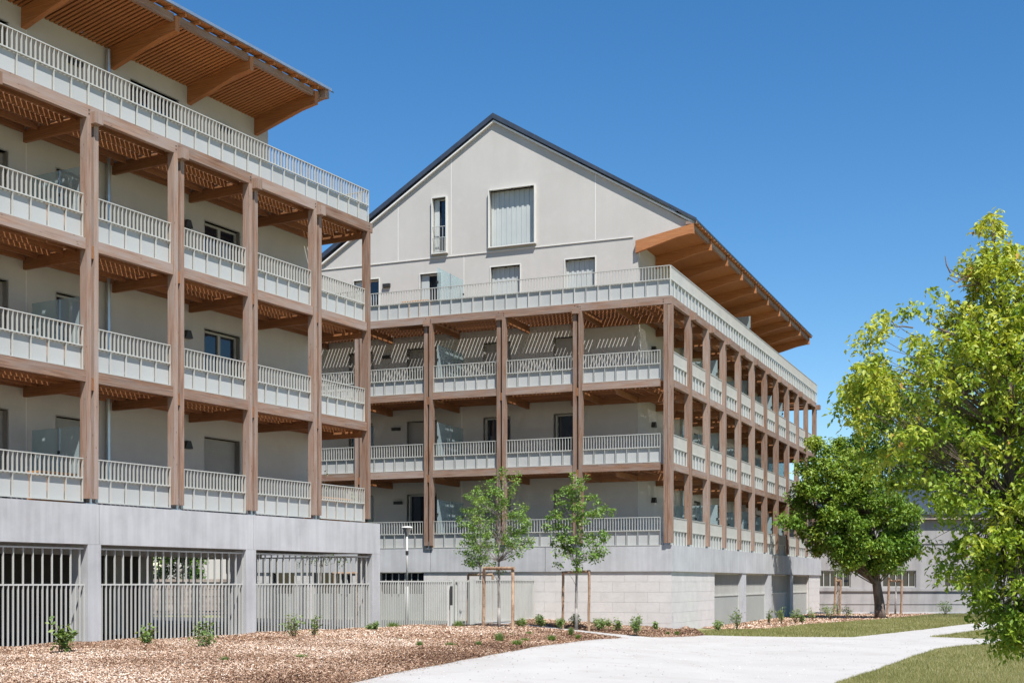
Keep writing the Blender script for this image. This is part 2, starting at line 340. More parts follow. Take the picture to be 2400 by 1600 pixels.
def wall_sheet(name, F, o, a0, a1, z0, top, holes, mat, parent, thick=0.25, knots=()):
    """wall with real openings. top(a) = top height; holes (a0,a1,z0,z1)"""
    ac = sorted(set([a0, a1] + [h[0] for h in holes] + [h[1] for h in holes] + list(knots)))
    ac = [a for a in ac if a0 - 1e-6 <= a <= a1 + 1e-6]
    zc = sorted(set([z0] + [h[2] for h in holes] + [h[3] for h in holes]))
    bm = bmesh.new(); vs = {}
    def v(a, z):
        k = (round(a, 4), round(z, 4))
        if k not in vs: vs[k] = bm.verts.new(F.p(a, o, z))
        return vs[k]
    tops = {a: top(a) for a in ac}
    for x0, x1 in zip(ac, ac[1:]):
        lo = min(tops[x0], tops[x1]); zz = [z for z in zc if z0 <= z < lo - 1e-3]
        for i, q0 in enumerate(zz):
            if i + 1 < len(zz):
                q1 = zz[i + 1]; cx, cz = (x0 + x1) / 2, (q0 + q1) / 2
                if any(h[0] < cx < h[1] and h[2] < cz < h[3] for h in holes): continue
                bm.faces.new((v(x0, q0), v(x1, q0), v(x1, q1), v(x0, q1)))
            else:
                if any(h[0] < (x0 + x1) / 2 < h[1] and h[2] < (q0 + lo) / 2 < h[3] for h in holes): continue
                bm.faces.new((v(x0, q0), v(x1, q0), v(x1, tops[x1]), v(x0, tops[x0])))
    bmesh.ops.recalc_face_normals(bm, faces=bm.faces)
    fn = Vector((F.n[0], F.n[1], 0))
    for f in bm.faces:
        f.normal_update()
        if f.normal.dot(fn) < 0: f.normal_flip()
    geo = bm.faces[:]
    ex = bmesh.ops.extrude_face_region(bm, geom=geo, use_keep_orig=True)
    vv = [g for g in ex['geom'] if isinstance(g, bmesh.types.BMVert)]
    bmesh.ops.translate(bm, verts=vv, vec=-fn * thick)
    bmesh.ops.recalc_face_normals(bm, faces=bm.faces)
    t = MW[parent.name].translation
    bmesh.ops.translate(bm, verts=bm.verts[:], vec=-t)
    me = bpy.data.meshes.new(name); bm.to_mesh(me); bm.free(); me.materials.append(M[mat])
    ob = bpy.data.objects.new(name, me); return link(ob, parent, Matrix.Translation(t))

# ------------------------------------------------------------------ ground
def sstep(a, b, x):
    t = np.clip((x - a) / (b - a), 0, 1); return t * t * (3 - 2 * t)
def gz(x, y): return -0.29 * sstep(0.0, 6.0, np.asarray(x, float))
def G(x, y): return float(gz(x, y))
def at(px, py, Y):
    """world point seen at photo pixel px,py at depth Y"""
    return Vector(((px - 1200) / FPX * Y, Y, CAM_Z + (HOR - py) / FPX * Y))
def inpoly(X, Y, poly):
    X = np.asarray(X); Y = np.asarray(Y); r = np.zeros(X.shape, bool); n = len(poly)
    for i in range(n):
        x0, y0 = poly[i]; x1, y1 = poly[(i + 1) % n]
        c = ((y0 > Y) != (y1 > Y)) & (X < (x1 - x0) * (Y - y0) / (y1 - y0 + 1e-12) + x0); r ^= c
    return r
xs = np.concatenate([[-900, -300, -120, -60, -30], np.arange(-24, 30.01, 0.5), [40, 60, 120, 300, 900]])
ys = np.concatenate([[-60, -20, 0], np.arange(5, 90.01, 2.0), [120, 200, 400, 900, 1800]])
X, Y = np.meshgrid(xs, ys); Z = gz(X, Y)
nx, ny = len(xs), len(ys); idx = np.arange(nx * ny).reshape(ny, nx)
Fq = np.stack([idx[:-1, :-1].ravel(), idx[:-1, 1:].ravel(), idx[1:, 1:].ravel(), idx[1:, :-1].ravel()], 1)
g = np_mesh('ground', np.stack([X.ravel(), Y.ravel(), Z.ravel()], 1), Fq, np.zeros(len(Fq)), 'lawn')
tag(g, kind='structure')
def pdist(x, y, line):
    x = np.atleast_1d(np.asarray(x, float)); y = np.atleast_1d(np.asarray(y, float)); d = np.full(x.shape, 1e9)
    for (x0, y0), (x1, y1) in zip(line, line[1:]):
        vx, vy = x1 - x0, y1 - y0; t = np.clip(((x - x0) * vx + (y - y0) * vy) / (vx * vx + vy * vy + 1e-12), 0, 1)
        d = np.minimum(d, np.hypot(x - x0 - t * vx, y - y0 - t * vy))
    return d
def relief(x, y):
    d = pdist(x, y, PATH); x = np.asarray(x); y = np.asarray(y)
    return np.clip((d - 0.1) / 1.5, 0, 1) * (0.02 + 0.07 * (np.sin(x * 2.1 + y) * np.cos(y * 1.7 - x) * 0.5 + 0.5)) + 0.05 * np.clip((d - 0.2) / 4, 0, 1)
def sheet(name, poly, dz, mat, bump=0.0, cuts=3, edge=None):
    bm = bmesh.new(); vs = [bm.verts.new((x, y, 0)) for x, y in poly]; bm.faces.new(vs)
    bmesh.ops.triangulate(bm, faces=bm.faces[:])
    for _ in range(9):
        es = [e for e in bm.edges if e.calc_length() > 1.0]
        if not es: break
        bmesh.ops.subdivide_edges(bm, edges=es, cuts=1, use_grid_fill=False); bmesh.ops.triangulate(bm, faces=[f for f in bm.faces if len(f.verts) > 3])
    bmesh.ops.recalc_face_normals(bm, faces=bm.faces)
    for v in bm.verts:
        v.co.z = G(v.co.x, v.co.y) + dz + (float(relief(v.co.x, v.co.y)[0]) if bump else 0)
    for f in bm.faces:
        f.normal_update()
        if f.normal.z < 0: f.normal_flip()
    me = bpy.data.meshes.new(name); bm.to_mesh(me); bm.free(); me.materials.append(M[mat]); o = bpy.data.objects.new(name, me); link(o)
    tag(o, kind='structure'); return o
def wob(poly, k=5, amp=0.06, closed=False):
    out = []
    for (x0, y0), (x1, y1) in zip(poly, poly[1:]):
        for i in range(k):
            t = i / k; out.append((x0 + (x1 - x0) * t + random.uniform(-amp, amp), y0 + (y1 - y0) * t + random.uniform(-amp, amp)))
    out.append(poly[-1]); return out
edgeL = wob([(-6.6, 7.5), (-4.1, 13.5), (-2.34, 18.8), (-1.33, 22.6), (-0.17, 26.7), (1.36, 32.0), (3.1, 37.3)])
branch = wob([(3.1, 37.3), (2.2, 38.9), (1.1, 41.0), (0.3, 43.0), (-1.2, 44.6)], amp=0.03)
branch2 = wob([(-0.9, 45.4), (0.9, 43.4), (1.9, 41.8), (3.0, 40.4), (4.27, 39.6), (6.27, 42.4)], amp=0.03)
edgeR = wob([(6.27, 42.4), (8.5, 41.2), (10.7, 41.0), (13.7, 45.5), (16.6, 50.2), (20.4, 56.4)])
edgeR2 = wob([(22.0, 54.0), (17.3, 47.6), (13.2, 41.2), (15.0, 39.3), (20, 40.5)], amp=0.03)
edgeR3 = wob([(21, 38.3), (14.2, 37.8), (11.1, 34.0), (8.3, 28.2), (5.6, 22.5), (3.7, 16), (2.2, 9)])
PATH = edgeL + branch[1:] + branch2 + edgeR[1:] + edgeR2 + edgeR3
sheet('path', PATH, 0.012, 'path')
def FAp(a, o): p = FA.p(a, o, 0); return (p.x, p.y)
def BFp(t, o): p = BF.p(t, o, 0); return (p.x, p.y)
def BRp(t, o): p = BR.p(t, o, 0); return (p.x, p.y)
MUL_A = [FAp(-8, 0.05), FAp(11.1, 0.05), (-1.0, 42.0), (-1.0, 44.2)] + branch[::-1][1:] + edgeL[::-1][1:] + [(-14, 9)]
MUL_B = [BFp(5.7, -0.05), BFp(-0.2, -0.05), BRp(2.2, 0.0), (6.3, 44.5), (6.27, 42.45)] + branch2[::-1][1:-2]
MUL_R = [BRp(4.2, 0.05), BRp(34, 0.05), (23.0, 73.0), (23.0, 70.5), (19.6, 64.5), (16.6, 59.6), (12.3, 53.4), (9.3, 47.9), (7.9, 47.2)]
sheet('mulch_bed', MUL_A, 0.018, 'soil', 0.05); sheet('mulch_bed', MUL_B, 0.018, 'soil', 0.05); sheet('mulch_bed', MUL_R, 0.02, 'soil')
sheet('road', [(-60, 56.6), (-16, 56.6), (-9, 58), (-4, 75), (60, 68.5), (60, 73.2), (-60, 73.2)], 0.008, 'asphalt')
sheet('courtyard', [FAp(-9, -0.4), FAp(11.5, -0.4), (-1.2, 44.5), (0.4, 47.0), BFp(17.2, 0.02), (-22, 58)], 0.018, 'asphalt')

def scatter_poly(poly, n, ymin=None, ymax=None):
    P = np.array(poly); lo = P.min(0); hi = P.max(0)
    if ymin is not None: lo[1] = max(lo[1], ymin)
    if ymax is not None: hi[1] = min(hi[1], ymax)
    x = rng.uniform(lo[0], hi[0], n); y = rng.uniform(lo[1], hi[1], n); k = inpoly(x, y, poly); return x[k], y[k]
def in_view(x, y, m=0.02): u = x / y; return (u > -0.3925 - m) & (u < 0.3925 + m)
# wood chips
def chips(poly, n, ymin, ymax, sz=1.0):
    x, y = scatter_poly(poly, n, ymin, ymax); k = in_view(x, y); x, y = x[k], y[k]; m = len(x)
    L = rng.uniform(0.02, 0.06, m) * sz; W = rng.uniform(0.008, 0.02, m) * sz; th = rng.uniform(0, np.pi, m); ti = rng.normal(0, 0.4, m); ro = rng.normal(0, 0.5, m)
    bump = relief(x, y) if poly is not MUL_R else 0.0
    cz = gz(x, y) + 0.022 + bump + rng.uniform(0, 0.02, m)
    u = np.stack([np.cos(th) * np.cos(ti), np.sin(th) * np.cos(ti), np.sin(ti)], 1)
    v = np.stack([-np.sin(th) * np.cos(ro), np.cos(th) * np.cos(ro), np.sin(ro)], 1)
    c = np.stack([x, y, cz], 1); a = u * L[:, None] / 2; b = v * W[:, None] / 2
    V = np.stack([c - a - b, c + a - b * 0.7, c + a + b * 0.6, c - a + b], 1).reshape(-1, 3)
    lump = 0.5 + 0.5 * np.sin(x * 0.9 + 1.3 * np.sin(y * 0.7)) * np.cos(y * 0.8 + x * 0.4)
    near = np.clip(1.6 - pdist(x, y, PATH) / 1.6, 0, 1); t = np.clip(rng.normal(0.50, 0.26, m) + 0.42 * (lump - 0.4) - 0.3 * near, 0, 1)
    return V, t
vs, ts = [], []
for poly, n, y0, y1, s in ((MUL_A, 440000, 16.0, 30, 1.0), (MUL_A, 120000, 30, 46, 1.4), (MUL_B, 40000, 36, 50, 1.6), (MUL_R, 50000, 44, 76, 2.2)):
    V, t = chips(poly, n, y0, y1, s); vs.append(V); ts.append(t)
el = np.array(edgeL + branch[1:] + branch2); k_ = rng.integers(0, len(el) - 1, 6000); f_ = rng.uniform(0, 1, 6000)[:, None]
pp = el[k_] * (1 - f_) + el[k_ + 1] * f_ + rng.normal(0, 0.13, (6000, 2)); kk = inpoly(pp[:, 0], pp[:, 1], PATH) & (pp[:, 1] > 17); pp = pp[kk]; m_ = len(pp)
th = rng.uniform(0, np.pi, m_); L_ = rng.uniform(0.015, 0.05, m_)[:, None] / 2; W_ = rng.uniform(0.006, 0.015, m_)[:, None] / 2
u_ = np.stack([np.cos(th), np.sin(th), rng.normal(0, 0.15, m_)], 1) * L_; v_ = np.stack([-np.sin(th), np.cos(th), rng.normal(0, 0.2, m_)], 1) * W_
c_ = np.stack([pp[:, 0], pp[:, 1], gz(pp[:, 0], pp[:, 1]) + 0.02], 1); vs.append(np.stack([c_ - u_ - v_, c_ + u_ - v_, c_ + u_ + v_, c_ - u_ + v_], 1).reshape(-1, 3)); ts.append(rng.uniform(0.1, 0.8, m_))
V = np.concatenate(vs); t = np.concatenate(ts)
o = np_mesh('wood_chips', V, np.arange(len(V)).reshape(-1, 4), t, 'chips')
tag(o, 'pinkish brown wood chips covering the planting beds', 'wood chips', kind='stuff')
# grass
def blades(x, y, h0, h1, w):
    m = len(x); h = rng.uniform(h0, h1, m); th = rng.uniform(0, 2 * np.pi, m); ln = rng.normal(0, 0.35, (m, 2))
    c = np.stack([x, y, gz(x, y)], 1); d = np.stack([np.cos(th), np.sin(th), 0 * th], 1) * (w / 2)
    tip = c + np.stack([ln[:, 0] * h, ln[:, 1] * h, h], 1)
    return np.stack([c - d, c + d, tip], 1).reshape(-1, 3)
LAWN1 = edgeR3[4:] + [(14, 9), (30, 20), (26, 36)]
LAWN2 = [(6.27, 42.4)] + edgeR[1:] + [(26, 62), (26, 70.5), (23.0, 70.5), (19.6, 64.5), (16.6, 59.6), (12.3, 53.4), (9.3, 47.9), (7.9, 47.2), (6.6, 46.0)]
LAWN3 = edgeR2[2:] + [(21, 40)]
vs, ts = [], []
for poly, n, y0, y1, h0, h1, w in ((LAWN1, 420000, 18, 25, 0.03, 0.075, 0.007), (LAWN1, 300000, 25, 36, 0.03, 0.08, 0.011), (LAWN2, 260000, 40, 71, 0.04, 0.10, 0.018), (LAWN3, 60000, 36, 54, 0.04, 0.09, 0.016)):
    x, y = scatter_poly(poly, n, y0, y1); k = in_view(x, y) & ~inpoly(x, y, PATH); x, y = x[k], y[k]
    V = blades(x, y, h0, h1, w); vs.append(V)
    lump = 0.5 + 0.5 * np.sin(x * 1.1 + 2 * np.sin(y * 0.45)) * np.cos(y * 0.6 + x * 0.5)
    ts.append(np.clip(rng.normal(0.55, 0.2, len(x)) + 0.25 * (lump - 0.5), 0, 1))
# stray tufts at path edges
V = np.concatenate(vs); t = np.concatenate(ts)
o = np_mesh('grass', V, np.arange(len(V)).reshape(-1, 3), t, 'blade')
tag(o, 'short dry olive green lawn grass beside the pale path', 'grass', kind='stuff')
# small pebbles on the path
x, y = scatter_poly(PATH, 9000, 18, 60); k = in_view(x, y); x, y = x[k], y[k]; m = len(x); s = rng.uniform(0.006, 0.02, m)
c = np.stack([x, y, gz(x, y) + 0.014], 1)
offs = np.array([(-1, -.6, 0), (.9, -.7, 0), (1, .8, 0), (-.8, .7, 0), (0, 0, .8)])
V = (c[:, None] + offs[None] * s[:, None, None]).reshape(-1, 3); b0 = np.arange(m)[:, None] * 5
Ft = np.concatenate([b0 + np.array([[0, 1, 4]]), b0 + np.array([[1, 2, 4]]), b0 + np.array([[2, 3, 4]]), b0 + np.array([[3, 0, 4]])])
o = np_mesh('gravel', V, Ft, rng.uniform(0, 1.0, len(Ft)), 'grit'); tag(o, 'fine loose grit on the pale path', 'gravel', kind='stuff')

# ------------------------------------------------------------------ building kit
H = 2.9
def railing(F, a0, a1, zt, npan, parent, o=-0.02, ind_bal=False, ind_pan=True, nb=4, mid=0.425, bot=0.965):
    m = MB()
    m.box(F, a0, a1, o - 0.028, o + 0.028, zt - 0.022, zt)                 # handrail
    m.box(F, a0, a1, o - 0.025, o + 0.025, zt - mid - 0.027, zt - mid)         # middle rail
    m.box(F, a0, a1, o - 0.03, o + 0.03, zt - bot, zt - bot + 0.02)           # bottom rail
    pw = (a1 - a0) / npan
    for i in range(npan + 1):                                              # ribs between the sheets
        x = min(max(a0 + i * pw, a0 + 0.006), a1 - 0.006); m.box(F, x - 0.005, x + 0.005, o - 0.02, o + 0.023, zt - bot + 0.02, zt - mid - 0.027)
    r = m.build('railing', 'metal', parent)
    mp = MB(); mbal = MB()
    for i in range(npan):
        x0, x1 = a0 + i * pw + 0.012, a0 + (i + 1) * pw - 0.012
        if ind_pan: piece('panel', F, x0, x1, o - 0.052, o - 0.042, zt - bot + 0.025, zt - mid - 0.03, 'panel', r)
        else: mp.box(F, x0, x1, o - 0.052, o - 0.042, zt - bot + 0.025, zt - mid - 0.03)
    k = npan * nb
    for j in range(k + 1):
        x = a0 + (a1 - a0) * j / k; x = min(max(x, a0 + 0.007), a1 - 0.007)
        if ind_bal: piece('baluster', F, x - 0.006, x + 0.006, o - 0.024, o + 0.024, zt - mid, zt - 0.022, 'metal', r)
        else: mbal.box(F, x - 0.006, x + 0.006, o - 0.024, o + 0.024, zt - mid, zt - 0.022)
    if not ind_pan: tag(mp.build('panels', 'panel', r), kind='stuff')
    if not ind_bal: tag(mbal.build('balusters', 'metal', r), kind='stuff')
    return r
def post_pair(F, a, zb, zt, parent, zt2=None, w_=0.125, g_=0.085, d0=-0.10, d1=0.11):
    piece('post', F, a - g_ / 2 - w_, a - g_ / 2, d0, d1, zb, zt, 'wood_out', parent)
    piece('post', F, a + g_ / 2, a + g_ / 2 + w_, d0, d1, zb, zt2 or zt, 'wood_out', parent)
    m = MB(); m.box(F, a - g_ / 2 + 0.01, a + g_ / 2 - 0.01, -0.06, 0.05, zb - 0.12, zb + 0.15)
    m.box(F, a - g_ / 2 - w_ + 0.02, a + g_ / 2 + w_ - 0.02, -0.07, 0.06, zb - 0.13, zb - 0.10)
    m.build('steel_shoe', 'zinc', parent)
def bolts(F, a, zc, o, parent, dz=(-0.05, 0.03)):
    m = MB()
    for d in dz:
        p = F.p(a, o - 0.02, zc + d); q = F.p(a, o + 0.006, zc + d); m.cyl(p, q, 0.018, n=8)
    m.build('bolt', 'dark', parent)
def deck(F, a0, a1, o_in, z_rail, parent, njo, boards_from=None, o_out=0.0, jstart=0.32):
    """joists along the facade, boards across with open gaps"""
    zb = z_rail - 1.05
    for i in range(njo):
        o = -jstart - i * ((-o_in - jstart - 0.08) / (njo - 1)); piece('joist', F, a0, a1, o - 0.022, o + 0.022, zb - 0.17, zb - 0.018, 'wood_in', parent)
def boards(F, a0, a1, o0, o1, z_rail, parent, pitch=0.15, gap=0.032):
    m = MB(); n = int((a1 - a0) / pitch); zb = z_rail - 1.05
    for i in range(n):
        x = a0 + i * pitch; m.box(F, x, x + pitch - gap, o0, o1, zb - 0.016, zb + 0.005)
    tag(m.build('deck_boards', 'wood_deck', parent), kind='stuff')
def window(F, o, a0, a1, z0, z1, parent, kind='glass', proud=0.0, depth=0.22, rail=False, pale=False):
    fm = 'frame_pale' if pale else 'frame'
    m = MB(); t = 0.035
    of, ob = o + proud, o - depth
    m.box(F, a0 - t, a0, ob, of, z0 - t, z1 + t); m.box(F, a1, a1 + t, ob, of, z0 - t, z1 + t)
    m.box(F, a0, a1, ob, of, z1, z1 + t); m.box(F, a0, a1, ob, of, z0 - t, z0)
    if kind in ('glass', 'ajar', 'half'):
        s = 0.06
        m.box(F, a0, a0 + s, ob + 0.02, ob + 0.09, z0, z1); m.box(F, a1 - s, a1, ob + 0.02, ob + 0.09, z0, z1)
        m.box(F, a0 + s, a1 - s, ob + 0.02, ob + 0.09, z1 - s, z1); m.box(F, a0 + s, a1 - s, ob + 0.02, ob + 0.09, z0, z0 + s)
    wdw = m.build('window', fm, parent)
    if kind == 'glass':
        nm = 2 if a1 - a0 > 0.9 else 1; pw = (a1 - a0 - 0.12) / nm
        for i in range(nm):
            x0 = a0 + 0.06 + i * pw; piece('pane', F, x0 + 0.05 * (i > 0), x0 + pw - 0.05 * (i < nm - 1), ob + 0.04, ob + 0.055, z0 + 0.06, z1 - 0.06, 'pane', wdw)
        if nm == 2: piece('mullion', F, a0 + 0.06 + pw - 0.05, a0 + 0.06 + pw + 0.05, ob + 0.03, ob + 0.1, z0 + 0.06, z1 - 0.06, fm, wdw)
    elif kind == 'ajar':
        piece('pane', F, a0 + 0.06, a1 - 0.06, ob + 0.02, ob + 0.03, z0 + 0.06, z1 - 0.06, 'pane', wdw)
        piece('casement', F, a1 - 0.11, a1 - 0.06, ob + 0.05, ob + 0.20, z0 + 0.06, z1 - 0.06, fm, wdw)
    elif kind == 'half':
        piece('pane', F, a0 + 0.06, a1 - 0.06, ob + 0.02, ob + 0.03, z0 + 0.06, z1 - 0.06, 'pane', wdw)
        piece('shutter', F, a0 + (a1 - a0) * 0.62, a1 - 0.02, ob + 0.10, ob + 0.13, z0 + 0.02, z1 - 0.02, 'fold', wdw)
    elif kind == 'roller':
        m = MB(); n = int((z1 - z0) / 0.055)
        for i in range(n):
            zz = z0 + i * (z1 - z0) / n; m.box(F, a0, a1, ob + 0.03, ob + 0.045, zz + 0.004, zz + (z1 - z0) / n - 0.003)
        m.box(F, a0, a1, ob + 0.01, ob + 0.03, z0, z1); tag(m.build('roller_shutter', 'shutter', wdw), kind='stuff')
    elif kind == 'door':
        piece('door_leaf', F, a0, a1, ob + 0.02, ob + 0.06, z0, z1, 'shutter', wdw)
    elif kind == 'fold':
        n = max(6, int((a1 - a0) / 0.10)); w_ = (a1 - a0) / n
        for i in range(2):
            m = MB(); h0 = i * (n // 2); h1 = n // 2 if i == 0 else n
            for j in range(h0, h1):
                x = a0 + j * w_; dd = 0.018 if j % 2 else 0.0; m.box(F, x + 0.002, x + w_ - 0.002, ob + 0.02, ob + 0.05 + dd, z0, z1)
            m.build('folding_shutter', 'fold', wdw)
        for f in (0.08, 0.5, 0.95): piece('shutter_catch', F, a0 + (a1 - a0) * f - 0.03, a0 + (a1 - a0) * f + 0.03, of - 0.12, of - 0.07, z1 - 0.05, z1, 'dark', wdw)
    if pale:
        piece('sill', F, a0 - 0.06, a1 + 0.06, o + 0.003, of + 0.02, z0 - t - 0.02, z0 - t, 'frame', wdw)
    if rail:
        m = MB(); zt = z0 + (z1 - z0) * 0.48; oo = of - 0.06
        m.box(F, a0, a1, oo - 0.015, oo + 0.015, zt - 0.02, zt); zm = z0 + (z1 - z0) * 0.28; m.box(F, a0, a1, oo - 0.015, oo + 0.015, zm - 0.02, zm); m.box(F, a0, a1, oo - 0.015, oo + 0.015, z0 + 0.04, z0 + 0.06)
        n = 8
        for i in range(1, n): 
            x = a0 + (a1 - a0) * i / n; m.box(F, x - 0.006, x + 0.006, oo - 0.012, oo + 0.012, z0 + 0.06, zt - 0.02 if i % 2 == 0 else zm)
        m.build('guard_rail', 'metal', wdw)
    return wdw
def wall_lamp(F, a, o, z, parent, w_=0.3, h=0.11, cone=False):
    m = MB()
    if cone: m.prism_o(F, o + 0.002, o + 0.16, [(a - 0.06, z + 0.1), (a + 0.06, z + 0.1), (a + 0.14, z - 0.1), (a - 0.14, z - 0.1)])
    else: m.box(F, a - w_ / 2, a + w_ / 2, o + 0.002, o + 0.1, z - h / 2, z + h / 2)
    m.build('wall_lamp', 'dark', parent, recalc=True)
def screen(F, a, o0, o1, z0, z1, parent, npane=2):
    """glass privacy screen standing across the balcony"""
    m = MB(); e = (o1 - o0) / npane
    for i in range(npane + 1):
        oo = o0 + i * e; oo = min(max(oo, o0 + 0.03), o1 - 0.03)
        for zz in (z0 + 0.35, z1 - 0.55): m.box(F, a - 0.03, a + 0.03, oo - 0.03, oo + 0.03, zz - 0.035, zz + 0.035)
    r = m.build('glass_screen', 'dark', parent)
    for i in range(npane): piece('glass_pane', F, a - 0.006, a + 0.006, o0 + i * e + 0.02, o0 + (i + 1) * e - 0.02, z0, z1, 'screen', r)
    piece('screen_post', F, a - 0.02, a + 0.02, o0 + e - 0.018, o0 + e + 0.018, z0 - 0.05, z1, 'zinc', r)
    return r
def bracket(F, a, parent, oi, zi, zt, zroot=0.45, w_=0.14, ot=0.2):
    m = MB(); m.prism(F, a - w_ / 2, a + w_ / 2, [(oi, zi - zroot), (-0.45, zt - 0.44), (0.02, zt - 0.36), (ot, zt - 0.36), (ot, zt), (oi, zi)])
    return m.build('bracket', 'wood_soffit', parent, recalc=True)

# ================================================================== LEFT BUILDING
bA = empty('apartment_building', FA.p(3, -4, 0))
tag(bA, 'near building at left with larch balcony posts, pale railings and open car park below', 'apartment building', 'apartment buildings')
A_R0 = 4.176; DA = 2.05; A_IN = -DA; PA = 2.703
def zr(k): return A_R0 + H * k
# concrete base
for x0, x1 in ((-9, 0.19), (0.21, 5.40), (5.42, 11.12)): piece('concrete_beam', FA, x0, x1, -0.35, 0.10, 2.283, 3.166, 'concrete', bA)
for x0, x1 in ((-5.5, -5.1), (-0.13, 0.25), (5.13, 5.52), (10.72, 11.12)): piece('concrete_column', FA, x0, x1, -0.42, 0.10, -0.2, 2.279, 'concrete', bA)
FEb = Frame(tuple(FA.p(11.12, 0, 0)[:2]), d=FE.d, n=FE.n)
piece('concrete_beam', FEb, 0.36, 14.5, -0.4, -0.003, 2.283, 3.162, 'concrete', bA)
for x in (4.6, 9.2, 13.8): piece('concrete_column', FEb, x, x + 0.4, -0.42, -0.01, -0.2, 2.279, 'concrete', bA)
piece('floor_slab', FA, -9, 10.7, -14.4, -0.36, 2.45, 3.10, 'concrete', bA)
piece('kerb', FA, -9, 11.12, -0.40, 0.03, -0.3, 0.05, 'concrete', bA)
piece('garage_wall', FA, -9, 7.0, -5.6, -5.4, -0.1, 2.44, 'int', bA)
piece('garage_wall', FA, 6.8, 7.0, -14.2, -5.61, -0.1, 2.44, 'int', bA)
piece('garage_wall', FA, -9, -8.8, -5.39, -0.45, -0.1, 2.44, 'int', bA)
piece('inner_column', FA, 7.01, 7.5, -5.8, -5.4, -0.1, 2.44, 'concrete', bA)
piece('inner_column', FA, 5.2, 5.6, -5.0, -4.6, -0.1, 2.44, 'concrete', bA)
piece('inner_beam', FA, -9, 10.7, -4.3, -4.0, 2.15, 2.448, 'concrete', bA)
# car park screens between the columns
def bar_screen(F, a0, a1, z0, zm, z1, o, parent, pitch, ind=True, mat='fence', name='bar_screen', top=True):
    m = MB(); m.box(F, a0, a1, o - 0.02, o + 0.02, z1 - 0.035, z1); m.box(F, a0, a1, o - 0.02, o + 0.02, zm - 0.02, zm + 0.015); m.box(F, a0, a1, o - 0.02, o + 0.02, z0, z0 + 0.04)
    r = m.build(name, mat, parent)
    n = int(round((a1 - a0) / pitch)); mb = MB()
    for i in range(n + 1):
        x = min(max(a0 + (a1 - a0) * i / n, a0 + 0.01), a1 - 0.01)
        for (q0, q1) in (((z0 + 0.04, zm - 0.02),) + (((zm + 0.015, z1 - 0.035),) if i % 2 == 0 else ())):
            if ind: piece('bar', F, x - 0.008, x + 0.008, o - 0.022, o + 0.022, q0, q1, mat, r)
            else: mb.box(F, x - 0.008, x + 0.008, o - 0.022, o + 0.022, q0, q1)
    if not ind: tag(mb.build('bars', mat, r), kind='stuff')
    return r
for x0, x1 in ((-5.1, -0.13), (0.25, 5.13), (5.52, 10.72)): bar_screen(FA, x0 + 0.003, x1 - 0.003, 0.07, 1.40, 2.205, -0.02, bA, 0.128)
for x0, x1 in ((0.5, 4.6), (5.0, 9.2)): bar_screen(FEb, x0, x1, 0.07, 1.40, 2.205, -0.25, bA, 0.13, ind=False)
# walls
holesA = []
def zf(k): return zr(k) - 1.0
for k in range(4):
    if k < 3:
        holesA.append((5.99, 7.39, zf(k) + 0.03, zr(k) + 1.16, {0: 'roller', 1: 'glass', 2: 'glass'}[k]))
        holesA.append((0.93, 2.0, zf(k) + 0.03, zr(k) + 1.16, {0: 'roller', 1: 'glass', 2: 'glass'}[k]))
    else: holesA.append((3.29, 4.97, zf(k) + 0.03, zr(k) + 1.14, 'glass'))
    holesA.append((-1.95, -0.475, zf(k) + 0.03, zr(k) + 1.14, 'door' if k < 3 else 'glass'))
wall_sheet('wall', FA, A_IN, -9, 8.62, 3.101, lambda a: 14.6, holesA, 'render', bA)
wall_sheet('wall', FA, A_IN, 8.621, 10.55, 3.101, lambda a: 11.8, [], 'render', bA)
piece('end_wall', FA, 10.3, 10.55, -13.5, A_IN - 0.251, 3.101, 11.8, 'render', bA)
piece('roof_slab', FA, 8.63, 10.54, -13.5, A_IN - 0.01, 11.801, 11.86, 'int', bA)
for h in holesA: window(FA, A_IN, *h[:4], bA, h[4], proud=0.0)
piece('end_wall', FA, 8.37, 8.62, -13.5, A_IN - 0.251, 3.101, 14.62, 'render', bA)
for k in range(4): piece('wall_joint', FA, 0.04, 0.055, A_IN - 0.001, A_IN + 0.004, zr(k) - 0.98, zr(k) + 1.5, 'joint', bA)
wall_lamp(FA, 1.44, A_IN, 13.8, bA, 0.42, 0.14); wall_lamp(FA, 6.74, A_IN, 13.8, bA, 0.36, 0.14)
for k in range(3): wall_lamp(FA, 5.23, A_IN, 5.06 + H * k, bA, cone=True)
mp = MB(); mp.cyl(FA.p(2.45, A_IN + 0.1, 3.12), FA.p(2.45, A_IN + 0.1, 14.45), 0.055, n=12)
for z in (4.2, 5.9, 7.6, 9.2, 10.8, 12.4, 13.9): mp.cyl(FA.p(2.45, A_IN + 0.1, z), FA.p(2.45, A_IN + 0.1, z + 0.08), 0.063, n=12)
mp.build('downpipe', 'zinc', bA, smooth=False)
